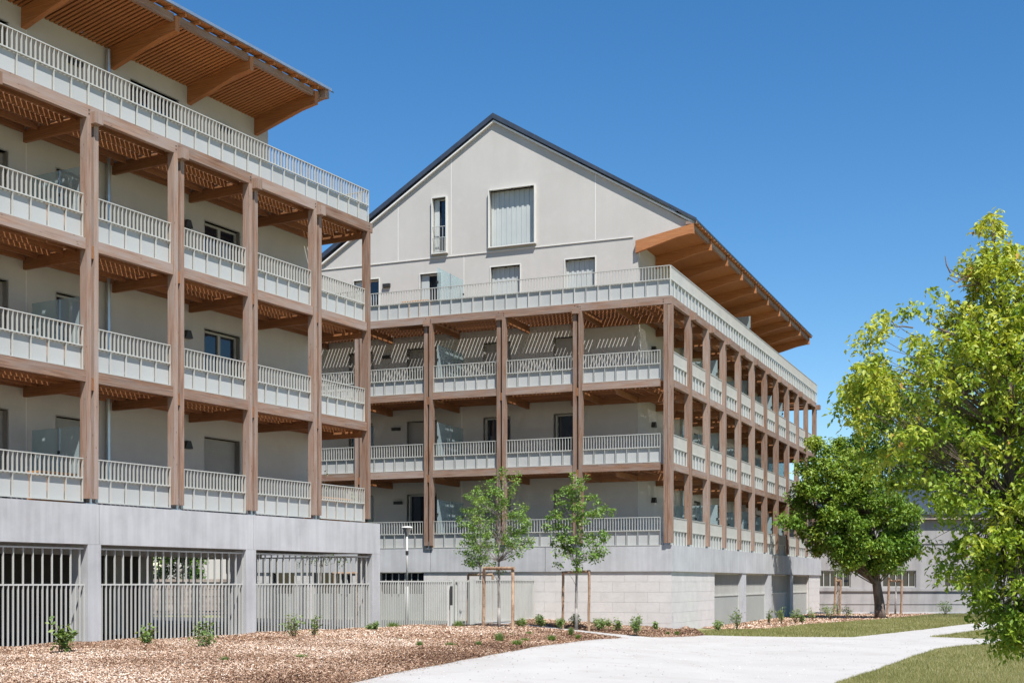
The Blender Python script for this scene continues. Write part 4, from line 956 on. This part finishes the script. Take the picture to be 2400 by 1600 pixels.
TRK4 = [(5.45, Y4, -0.3), (5.38, Y4, 0.6), (5.2, Y4, 1.4), (4.98, Y4, 2.2), (4.95, Y4, 2.9), (4.96, Y4, 3.5), (4.92, Y4, 4.1), (4.83, Y4, 4.6), (4.78, Y4, 5.05)]
t4, lb4 = tree('box_elder_tree', 'near yellow green box elder with drooping leaves at right edge', 'tree', (5.45, Y4, G(6, 0)), TRK4, 0.11, 0.008,
     P4, Y4, 0.8, 470, 17, 0.13, 'leaf_near', 0.068, 0.5, 'big trees on the right', comp=5, droop=0.6, tmean=0.68, branch_r=0.010, extra=ex4, top_bright=0.42, sq=0.8)
lb = MB()
for pts in ([(2330, 665), (2300, 655), (2270, 652), (2240, 640), (2228, 632)], [(2320, 668), (2290, 662), (2255, 655), (2225, 645)], [(2300, 665), (2270, 670), (2245, 672)], [(2360, 700), (2385, 650), (2400, 620)], [(2140, 768), (2120, 765), (2098, 765), (2090, 750)], [(2260, 652), (2240, 662), (2222, 650)], [(2228, 640), (2218, 620), (2215, 600)]):
    v = [at(x, y, Y4 - 0.2) for x, y in pts]; lb = MB(); lb.tube(v, [0.007 * (1 - i / len(v)) + 0.002 for i in range(len(v))], 5); lb.build('bare_twig', 'twig', t4)
for pts, r in (([(2370, 820), (2300, 760), (2240, 705)], 0.02), ([(2380, 960), (2330, 860), (2270, 800), (2200, 770)], 0.025), ([(2390, 1100), (2340, 980), (2260, 920), (2150, 900)], 0.025), ([(2395, 1180), (2330, 1130), (2240, 1090)], 0.02)):
    v = [at(x, y, Y4 + 0.1 - 0.1 * i) for i, (x, y) in enumerate(pts)]; lb = MB(); lb.tube(v, [r * (1 - 0.7 * i / len(v)) for i in range(len(v))], 6); lb.build('limb', 'bark', t4)
# staked saplings
def stakes(label, pts, group, rad=0.045, bar=None, blabel=None):
    t = empty('tree_stakes', pts[0][0]); tag(t, label, 'tree stakes', group)
    for b, tp_ in pts:
        m = MB(); b = Vector(b); tp_ = Vector(tp_); q = [b.lerp(tp_, i / 5) + Vector((random.gauss(0, 0.006), random.gauss(0, 0.006), 0)) for i in range(6)]
        m.tube(q, [rad * random.uniform(0.9, 1.1) for _ in q], 9); m.build('stake', 'stake', t, smooth=False)
    if bar:
        m = MB(); m.cyl(bar[0], bar[1], rad * 1.05, n=10); m.build('crossbar', 'stake', t)
    return t
Y1 = 38.9
def sap(name, label, px, Yd, base_z, polypx, ncl, per, seed, droop=0.35, lsz=0.095, lean=0.0, half=0.7):
    tx = (px - 1200) / FPX * Yd; P = pxpoly(polypx, Yd); zt = max(z for _, z in P)
    tp = [(tx + lean * (i / 7) ** 2 + random.uniform(-0.02, 0.02) * (i > 0), Yd, base_z + (zt - 0.2 - base_z) * i / 7) for i in range(8)]
    return tree(name, label, 'tree', (tx, Yd, base_z), tp, 0.055, 0.012, P, Yd, half, ncl, per, 0.19, 'leaf_young', lsz, 0.55, 'young staked trees', bark='bark_grey', tmean=0.5, branch_r=0.011, droop=droop, top_bright=0.2)
sap('young_tree', 'slender young tree held by an orange wooden frame before the fence', 1169, Y1, 0.0, [(1160, 1090), (1205, 1085), (1220, 1125), (1214, 1165), (1242, 1185), (1238, 1235), (1248, 1285), (1205, 1305), (1170, 1338), (1135, 1325), (1105, 1290), (1095, 1235), (1110, 1180), (1130, 1130)], 115, 42, 1, lsz=0.085)
sap('young_tree', 'bushier dark young tree just behind the fence and nearer the wall', 1126, 45.4, 0.0, [(1115, 1140), (1145, 1150), (1162, 1230), (1152, 1300), (1120, 1338), (1090, 1325), (1072, 1275), (1078, 1205), (1095, 1160)], 85, 36, 2, lsz=0.09)
sap('young_tree', 'young maple with bright lobed leaves in front of the block wall', 1351, 41.3, G(2.0, 0), [(1335, 1110), (1355, 1100), (1385, 1112), (1390, 1160), (1402, 1175), (1432, 1190), (1415, 1240), (1430, 1275), (1400, 1315), (1370, 1328), (1330, 1338), (1300, 1315), (1284, 1265), (1278, 1210), (1298, 1150), (1320, 1135)], 105, 36, 3, lsz=0.115)
stakes('orange wooden posts and thick crossbar holding the slender young tree', [((-0.84, 38.5, -0.1), at(1134, 1334, 38.5)), ((0.02, 36.9, -0.1), at(1202, 1334, 37.6))], 'wooden tree stakes', 0.048, (at(1134, 1331, 38.4), at(1205, 1331, 37.5)))
stakes('two peeled posts with thin strap either side of the young maple', [((1.62, 41.6, -0.15), at(1320, 1340, 41.6)), ((2.42, 41.0, -0.25), at(1381, 1338, 41.0))], 'wooden tree stakes', 0.042, (at(1318, 1341, 41.5), at(1383, 1338, 41.0)))
stakes('dark stakes of the bushier young tree behind the fence', [(at(1097, 1470, 45.6), at(1097, 1346, 45.6)), (at(1153, 1470, 45.3), at(1155, 1347, 45.3))], 'wooden tree stakes', 0.045, (at(1097, 1346, 45.6), at(1155, 1346, 45.3)))
for lab, a_, b_, Yd in (('pale stakes left of the maple trunk by the far wall', 1955, 1968, 68.5), ('leaning pale stakes right of the maple trunk by the far wall', 2080, 2112, 68.5)):
    stakes(lab, [(at(a_, 1440, Yd), at(a_ + 4, 1352, Yd)), (at(b_, 1440, Yd), at(b_ + 2, 1358, Yd))], 'wooden tree stakes', 0.06, (at(a_ + 3, 1360, Yd), at(b_ + 2, 1360, Yd)))
for lab, px, zt in (('thin sapling at far left of the maple trunk', 1962, 1340), ('thin leaning sapling right of the maple trunk', 2098, 1335)):
    Yd = 68.6; P = pxpoly([(px - 22, zt - 5), (px, zt - 35), (px + 24, zt - 8), (px + 12, zt + 10), (px - 10, zt + 8)], Yd); tx = (px - 1200) / FPX * Yd
    tree('young_tree', lab, 'tree', (tx, Yd, -0.29), [(tx, Yd, -0.3), (tx + 0.05, Yd, 1.0), (tx + 0.1, Yd, 2.0), (tx + 0.1, Yd, 2.6)], 0.05, 0.02, P, Yd, 0.5, 14, 30, 0.25, 'leaf_young', 0.12, 0.5, 'young staked trees', bark='bark_grey', branch_r=0.012)

# shrubs
def shrub(label, px, py, top, wpx, Yd=None, kind='bush', gr='small shrubs in the wood chip beds', dens=1.0):
    Yd = Yd or (CAM_Z + 0.05) * FPX / (py - HOR)
    x = (px - 1200) / FPX * Yd; z = G(x, Yd) + 0.03; Yd = (CAM_Z - z) * FPX / (py - HOR); x = (px - 1200) / FPX * Yd
    h = (py - top) / FPX * Yd; w_ = wpx / FPX * Yd / 2
    t = empty('shrub' if kind != 'tuft' else 'grass_tuft', (x, Yd, z)); tag(t, label, 'shrub' if kind != 'tuft' else 'grass tuft', gr)
    if kind == 'tuft':
        n = int(330 * dens); h *= 1.25; w_ *= 1.15; th = rng.uniform(0, 2 * np.pi, n); l = rng.uniform(0.5, 1, n) * h; sp = rng.uniform(0.1, 1, n) * w_
        c = np.stack([x + 0.25 * w_ * rng.normal(0, 1, n) * 0.6, Yd + 0.25 * w_ * rng.normal(0, 1, n), np.full(n, z)], 1)
        tip = c + np.stack([np.cos(th) * sp, np.sin(th) * sp, l], 1); d = np.stack([-np.sin(th), np.cos(th), 0 * th], 1) * 0.012
        V = np.stack([c - d, c + d, tip], 1).reshape(-1, 3)
        f = np_mesh('foliage', V, np.arange(len(V)).reshape(-1, 3), np.clip(rng.normal(0.5, 0.2, n), 0, 0.9), 'leaf_shrub', t, (x, Yd, z)); tag(f, kind='stuff'); return t
    m = MB(); ns = 11 if kind == 'bush' else 6; tips = []
    for i in range(ns):
        th = random.uniform(0, 2 * math.pi); q = Vector((x + math.cos(th) * w_ * random.uniform(0.3, 0.9), Yd + math.sin(th) * w_ * 0.8, z + h * random.uniform(0.55, 1.08)))
        pts = limb(m, (x, Yd, z), q, 0.009, 0.003, 0.1, 4, 4); tips.append(pts)
    m.build('stems', 'twig', t)
    C_ = []
    for pts in tips:
        for k in range(int((20 if kind == 'bush' else 22) * dens)):
            u = random.uniform(0.3, 1.0) ** 0.8 * (len(pts) - 1); i = min(int(u), len(pts) - 2); p = pts[i].lerp(pts[i + 1], u - i)
            C_.append((p.x + random.gauss(0, w_ * 0.16), p.y + random.gauss(0, w_ * 0.16), max(z + 0.02, p.z + random.gauss(0, h * 0.08))))
    C_ = np.array(C_); tm = rng.uniform(0.35, 0.65)
    V, Fx, ti = leaf_mesh(C_, 0.1, 0.09 if kind == 'bush' else 0.12, 0.42 if kind == 'bush' else 0.75, np.clip(rng.normal(tm, 0.15, len(C_)), 0, 1))
    f = np_mesh('foliage', V, Fx, np.clip(ti, 0, 1), 'leaf_shrub', t, (x, Yd, z)); tag(f, kind='stuff'); return t
shrub('broad leaved young shrub before the leftmost bar screen', 140, 1542, 1455, 85, kind='leafy', dens=1.3)
shrub('reddish young shrub right of the first concrete column', 345, 1522, 1470, 55, kind='leafy', dens=0.7)
shrub('arching green shrub before the middle bar screen', 478, 1528, 1460, 100, dens=1.6)
shrub('open feathery shrub left of the second concrete column screen', 690, 1503, 1440, 65, dens=1.0)
shrub('airy pinkish shrub before the third bar screen', 738, 1497, 1440, 30, dens=0.6)
shrub('bright lime grassy shrub at the foot of the end column', 876, 1484, 1458, 34, dens=1.8)
shrub('small grassy clump under the fence by the lamp post', 922, 1476, 1458, 40, kind='tuft')
shrub('spiky clump beside the intercom post', 1075, 1475, 1455, 30, kind='tuft')
for lab, px, py, top, wd, d in (('rounded green shrub beside the fence end', 1219, 1471, 1447, 28, 1.5), ('wide green shrub with feathery tips by the block wall', 1268, 1470, 1440, 36, 1.8), ('low green shrub under the left stake', 1311, 1472, 1450, 28, 1.6), ('greyish shrub round the young maple trunk', 1350, 1470, 1440, 36, 1.2), ('fine leaved grey green shrub right of the stakes', 1403, 1477, 1448, 36, 1.9), ('small dark shrub with a bare stick by the wall', 1425, 1472, 1450, 18, 0.9), ('two pronged green shrub in the bed', 1449, 1480, 1452, 22, 1.2), ('largest feathery shrub near the block wall corner', 1492, 1487, 1442, 44, 2.2), ('small upright shrub near the wall corner', 1538, 1478, 1456, 14, 0.9),
                                ('bright green shrub at the left foot of the garage screens', 1684, 1478, 1453, 24, 1.4), ('tall dark tipped shrub before the first pillar', 1727, 1474, 1428, 36, 1.3), ('dark open shrub before the second pillar', 1802, 1462, 1427, 22, 0.8), ('dark spreading shrub before the third garage screen', 1832, 1462, 1422, 32, 1.2), ('dark airy shrub beside the third pillar', 1864, 1460, 1424, 36, 1.2), ('dark sparse shrub by the far block wall', 1905, 1452, 1424, 26, 0.7), ('small green shrub below the last garage screen', 1880, 1460, 1440, 14, 0.9),
                                ('pale green bush at the far corner of the building', 1945, 1450, 1415, 50, 1.8), ('low bush beside the maple trunk', 1985, 1448, 1420, 30, 1.0), ('reddish grassy bush by the far wall', 2215, 1440, 1408, 52, 2.0)):
    shrub(lab, px, py, top, wd, dens=d)
for lab, px, py, top, wd in (('small grass tuft at the front left of the bed', 527, 1560, 1540, 26), ('flat grass tuft in the middle of the bed', 706, 1551, 1534, 36), ('green tuft right of the bed middle', 935, 1508, 1496, 18), ('tuft with upright blades in the bed', 984, 1522, 1504, 18), ('wide low tuft in the bed', 1055, 1518, 1506, 30), ('tiny tuft left of the spiky plant', 1122, 1516, 1503, 16), ('spiky upright plant in the bed', 1170, 1506, 1484, 28), ('pale tuft at the right stake foot', 1200, 1494, 1484, 18), ('green mound near the path branch', 1240, 1490, 1480, 24), ('silvery low plant beside the green mound', 1212, 1511, 1500, 34), ('dark green mat plant by the silvery one', 1230, 1503, 1495, 26), ('rounded tuft near the narrow path', 1293, 1501, 1489, 26), ('tuft at the edge of the narrow path', 1338, 1490, 1472, 16), ('pale low tuft at the path tip', 1355, 1496, 1487, 18), ('tuft near the corner of the chip bed', 1565, 1486, 1480, 10), ('second tuft near the corner of the chip bed', 1587, 1486, 1479, 16), ('weedy tuft at the lower left corner', 30, 1590, 1572, 60)):
    shrub(lab, px, py, top, wd, kind='tuft', gr='grass tufts in the wood chips')

# ================================================================== fence, gate, lamp, intercom
def FF(p0, p1):
    d = Vector((p1[0] - p0[0], p1[1] - p0[1])); L = d.length; d /= L
    return Frame(p0, d=(d.x, d.y), n=(d.y, -d.x)), L
E0 = FA.p(11.14, -0.15, 0); 
def fence_run(name, label, p0, p1, zb, zt, group, gate=False, pitch=0.13):
    F, L = FF(p0, p1); t = empty(name, (p0[0], p0[1], 0)); tag(t, label, 'gate' if gate else 'fence', group)
    piece('top_rail', F, 0, L, -0.02, 0.02, zt - 0.04, zt, 'fence', t); piece('bottom_rail', F, 0, L, -0.02, 0.02, zb, zb + 0.04, 'fence', t)
    n = int(L / pitch)
    for i in range(n + 1):
        x = 0.01 + (L - 0.02) * i / n; piece('bar', F, x - 0.008, x + 0.008, -0.024, 0.024, zb + 0.04, zt - 0.04, 'fence', t)
    for x in (0.03, L - 0.03): piece('fence_post', F, x - 0.03, x + 0.03, -0.075, -0.025, -0.3, zt + 0.02, 'fence', t)
    return t
G1, G2, G3 = (-1.93, 42.2), (-1.29, 42.0), (-1.06, 42.6)
fence_run('metal_fence', 'pale metal bar fence running from the concrete corner to the gate', (E0.x, E0.y), G1, 0.02, 1.49, 'pale bar fences', pitch=0.118)
fence_run('metal_gate', 'narrow bar gate between two posts beside the intercom', (G1[0] + 0.09, G1[1] - 0.03), (G2[0] - 0.09, G2[1] + 0.03), 0.02, 1.49, 'pale bar fences', True, 0.10)
t = empty('gate_post', (G1[0], G1[1], 0)); tag(t, 'pale square post on the left of the narrow gate', 'post', 'gate posts'); F_, _ = FF(G1, G2); piece('shaft', F_, -0.06, 0.06, -0.06, 0.06, -0.2, 1.56, 'fence', t)
t = empty('gate_post', (G2[0], G2[1], 0)); tag(t, 'pale square post on the right of the narrow gate', 'post', 'gate posts'); piece('shaft', Frame(G2, d=F_.d, n=F_.n), -0.06, 0.06, -0.06, 0.06, -0.2, 1.56, 'fence', t)
fence_run('metal_fence', 'pale metal bar fence on a low kerb ending at the block wall', (G2[0] + 0.1, G2[1] + 0.1), (0.79, 47.05), 0.12, 1.53, 'pale bar fences', pitch=0.15)
F2, L2 = FF((G2[0] + 0.1, G2[1] + 0.1), (0.79, 47.05)); k = tag(piece('low_kerb', F2, 0, L2, -0.1, 0.1, -0.3, 0.07, 'concrete', None), 'low concrete kerb under the right hand bar fence', 'kerb')
F1, L1 = FF((E0.x, E0.y), G1); k = tag(piece('low_kerb', F1, 0, L1, -0.08, 0.08, -0.3, 0.0, 'concrete', None), 'thin concrete kerb under the left hand bar fence', 'kerb')
t = empty('intercom_post', (-1.9, 39.6, 0)); tag(t, 'slim pale intercom post with dark panel in front of the gate', 'intercom'); piece('body', ID, -1.96, -1.87, -39.66, -39.6, -0.1, 1.35, 'fence', t); piece('call_panel', ID, -1.88, -1.80, -39.585, -39.52, 0.75, 1.33, 'dark', t); piece('pole', ID, -1.868, -1.83, -39.59, -39.52, -0.1, 0.74, 'fence', t)
LP = Vector((-3.46, 43.0, 0.0)); t = empty('street_lamp', LP); tag(t, 'slim grey lamp post with round white head behind the fence', 'street lamp')
m = MB(); m.tube([LP, LP + Vector((0, 0, 1.3)), LP + Vector((0, 0, 1.31)), LP + Vector((0, 0, 3.0))], [0.055, 0.055, 0.035, 0.032], 12); m.build('pole', 'fence', t, smooth=True)
m = MB(); m.cyl(LP + Vector((0, 0, 2.35)), LP + Vector((0, 0, 2.48)), 0.05, n=10); m.build('collar', 'dark', t)
m = MB(); m.cyl(LP + Vector((0, 0, 2.98)), LP + Vector((0, 0, 3.24)), 0.05, 0.17, n=16, cap=False); m.build('diffuser', 'zinc', t, smooth=True)
m = MB(); m.cyl(LP + Vector((0, 0, 3.24)), LP + Vector((0, 0, 3.28)), 0.19, 0.165, n=20); m.build('cap', 'frame_pale', t)

# ================================================================== things on the balconies
def crate(label, F, a0, a1, o0, o1, z0, h, gr='orange wooden planters on the balconies'):
    p = F.p((a0 + a1) / 2, (o0 + o1) / 2, z0); t = empty('wooden_planter', p); tag(t, label, 'planter', gr)
    piece('base', F, a0 + 0.02, a1 - 0.02, o0 + 0.02, o1 - 0.02, z0, z0 + 0.06, 'wood_orange', t)
    n = 4
    for i in range(n):
        q0 = z0 + 0.06 + (h - 0.1) * i / n; q1 = q0 + (h - 0.1) / n - 0.012
        piece('board', F, a0, a1, o1 - 0.02, o1, q0, q1, 'wood_orange', t); piece('board', F, a0, a1, o0, o0 + 0.02, q0, q1, 'wood_orange', t)
        piece('board', F, a0 - 0.02, a0 - 0.001, o0, o1, q0, q1, 'wood_orange', t); piece('board', F, a1 + 0.001, a1 + 0.02, o0, o1, q0, q1, 'wood_orange', t)
    piece('rim', F, a0 - 0.03, a1 + 0.03, o0 - 0.03, o1 + 0.03, z0 + h - 0.04, z0 + h, 'wood_orange', t)
    return t
crate('orange planter behind the lowest left railing beside the glass screen', FA, -1.15, -0.22, -0.62, -0.2, zf(0) + 0.0, 0.66)
crate('orange planter behind the second row left railing beside the glass screen', FA, -1.0, -0.22, -0.62, -0.2, zf(1) + 0.0, 0.62)
crate('orange planter behind the third row left railing beside the glass screen', FA, -1.05, -0.22, -0.62, -0.2, zf(2) + 0.0, 0.60)
crate('small orange box right of the first post pair on the third row', FA, 0.35, 0.6, -0.45, -0.2, zf(2) + 0.0, 0.55)
crate('pale wooden planter behind the last low railing of the left building', FA, 8.7, 10.2, -0.8, -0.3, zf(0) + 0.0, 0.68)
crate('small orange box on the right building lowest balcony by the dark door', BF, 9.35, 9.6, -0.6, -0.3, zq(0) - 1.04, 0.66)
crate('small orange box on the right building second balcony near the screen', BF, 9.3, 9.6, -0.6, -0.3, zq(1) - 1.04, 0.66)
crate('orange planter on the top terrace below the open window', BF, 9.6, 10.7, -0.9, -0.5, zq(3) - 1.04, 0.75)
def pot_plant(label, p, h, w_, n, gr='potted plants on the balconies'):
    t = empty('potted_plant', p); tag(t, label, 'potted plant', gr); p = Vector(p)
    m = MB(); m.cyl(p, p + Vector((0, 0, 0.28)), 0.12, 0.16, 12); m.build('pot', 'shutter', t)
    m = MB(); C_ = []
    for i in range(7):
        q = p + Vector((random.uniform(-w_, w_), random.uniform(-w_, w_), h * random.uniform(0.6, 1))); pts = limb(m, p + Vector((0, 0, 0.26)), q, 0.008, 0.003, 0.12, 4, 4)
        for k in range(n // 7):
            u = random.uniform(0.4, 1) * (len(pts) - 1); j = min(int(u), len(pts) - 2); v = pts[j].lerp(pts[j + 1], u - j); C_.append((v.x + random.gauss(0, 0.06), v.y + random.gauss(0, 0.06), v.z + random.gauss(0, 0.06)))
    m.build('stems', 'twig', t); C_ = np.array(C_); V, Fx, ti = leaf_mesh(C_, 0.2, 0.10, 0.55, np.clip(rng.normal(0.6, 0.15, len(C_)), 0, 1))
    f = np_mesh('foliage', V, Fx, np.clip(ti, 0, 0.9), 'leaf_shrub', t, tuple(p)); tag(f, kind='stuff')
pot_plant('leafy green plant on the terrace just past the corner post', FA.p(10.45, -0.75, zf(0)) + Vector((0.35, 0.4, 0)), 1.05, 0.22, 150)
pot_plant('sparse twiggy plant behind the last low railing', FA.p(9.4, -0.9, zf(0)), 1.75, 0.3, 45)

# ================================================================== things behind
# low building along the street, right of the lawn
FC = Frame((14.0, 73.6), d=(1, 0.0), n=(0, -1))
bC = empty('street_building', FC.p(8, -3, 0)); tag(bC, 'plain grey rendered street building with grid windows behind the maple', 'building')
HC = [(x, x + 1.9, 1.15, 2.1) for x in (3.2, 6.9, 10.4, 14.0, 17.7)]
wall_sheet('wall', FC, 0, -1, 26, -0.5, lambda a: 4.95, HC, 'farwall', bC)
for h in HC:
    m = MB(); m.box(FC, h[0], h[1], -0.16, -0.1, h[2], h[2] + 0.06); m.box(FC, h[0], h[1], -0.16, -0.1, h[3] - 0.06, h[3])
    for j in range(6): x = h[0] + 0.03 + (h[1] - h[0] - 0.06) * j / 5; m.box(FC, x - 0.025, x + 0.025, -0.16, -0.1, h[2] + 0.06, h[3] - 0.06)
    w_ = m.build('window', 'frame', bC); piece('pane', FC, h[0], h[1], -0.2, -0.18, h[2], h[3], 'pane', w_)
piece('string_course', FC, -1, 26, 0.002, 0.09, 0.93, 1.06, 'farwall', bC); piece('string_course', FC, -1, 26, 0.002, 0.05, 3.6, 3.66, 'farwall', bC); piece('plinth_line', FC, -1, 26, 0.002, 0.03, 0.2, 0.26, 'farwall', bC)
piece('cornice', FC, -1.2, 26.2, -0.3, 0.35, 4.96, 5.2, 'stonewall', bC)
m = MB(); m.prism(FC, -1.3, 26.3, [(0.45, 5.21), (0.45, 5.3), (-4, 6.9), (-8, 5.3), (-8, 5.21)]); m.build('roof', 'slate', bC, recalc=True)
piece('side_wall', FC, -1, -0.75, -7.8, -0.26, -0.5, 4.95, 'farwall', bC)
# pavement edge
k = tag(piece('kerb', FC, -3, 40, 3.0, 3.15, -0.35, -0.17, 'concrete', None), 'pale kerb stones along the street behind the lawn', 'kerb')
# beyond the car park: stone wall, tree and pale building
FD = Frame((-24.0, 60.5), d=(0.995, -0.10), n=(-0.10, -0.995))
sw = empty('stone_wall', FD.p(8, 0, 0)); tag(sw, 'rough brown stone wall seen through the car park bars', 'wall')
m = MB(); m.box(FD, 0, 15.2, -0.4, 0.0, -0.3, 1.45); m.build('core', 'mortar', sw)
mats = 0
for r in range(5):
    x = 0.0 + (0.3 if r % 2 else 0)
    while x < 15.0:
        L = random.uniform(0.4, 0.9); piece('stone', FD, round(x + 0.015, 2), round(min(x + L, 15.15) - 0.015, 2), 0.001, round(random.uniform(0.03, 0.07), 2), -0.2 + r * 0.33 + 0.012, -0.2 + (r + 1) * 0.33 - 0.012, 'stonewall', sw); x += L
piece('coping', FD, -0.1, 15.3, -0.45, 0.1, 1.46, 1.58, 'stonewall', sw)
bD = empty('pale_building', (-12, 84, 0)); tag(bD, 'pale distant building seen through the car park', 'building'); FG = Frame((-21.5, 80), d=(1, 0), n=(0, -1))
HG = [(x, x + 1.2, 2.0, 3.4) for x in (4.0, 8.0, 12.0, 16)]
wall_sheet('wall', FG, 0, 0, 20, -0.3, lambda a: 5.2, HG, 'render', bD); 
for h in HG: window(FG, 0, *h, bD, 'glass')
m = MB(); m.prism(FG, -0.4, 20.4, [(0.5, 5.21), (0.5, 5.35), (-4, 7.6), (-8.5, 5.35), (-8.5, 5.21)]); m.build('roof', 'shutter', bD, recalc=True)
Yt = 65.0
tree('garden_tree', 'dark tree behind the stone wall seen through the car park bars', 'tree', (-17.5, Yt, -0.2), [(-17.5, Yt, -0.2), (-17.4, Yt, 1.2), (-17.3, Yt, 2.4), (-17.2, Yt, 3.6)], 0.16, 0.05, [(-19.3, 1.7), (-19.0, 3.0), (-18.2, 4.2), (-16.9, 4.3), (-15.6, 3.2), (-15.4, 2.0), (-16.5, 1.5), (-18.3, 1.4)], Yt, 1.5, 50, 130, 0.5, 'leaf', 0.2, 0.5, tmean=0.3)
tree('young_tree', 'small young tree with wooden frame seen through the third bar screen', 'tree', (-6.9, 47.0, 0), [(-6.9, 47, 0), (-6.9, 47, 1.0), (-6.88, 47, 2.0), (-6.86, 47, 3.2)], 0.05, 0.02, [(-7.7, 2.1), (-7.4, 3.4), (-6.8, 3.9), (-6.2, 3.2), (-6.0, 2.1), (-6.9, 1.9)], 47.0, 0.6, 26, 26, 0.22, 'leaf_young', 0.1, 0.5, 'young staked trees', bark='bark_grey', branch_r=0.012)
stakes('orange frame of the small tree behind the third bar screen', [((-5.15, 43.6, 0), (-5.15, 43.6, 1.75)), ((-5.95, 43.8, 0), (-5.95, 43.8, 1.75))], 'wooden tree stakes', 0.05, ((-6.0, 43.8, 1.74), (-5.1, 43.6, 1.74)))
print('objects', len(bpy.data.objects), 'tris', sum(len(m.polygons) for m in bpy.data.meshes))
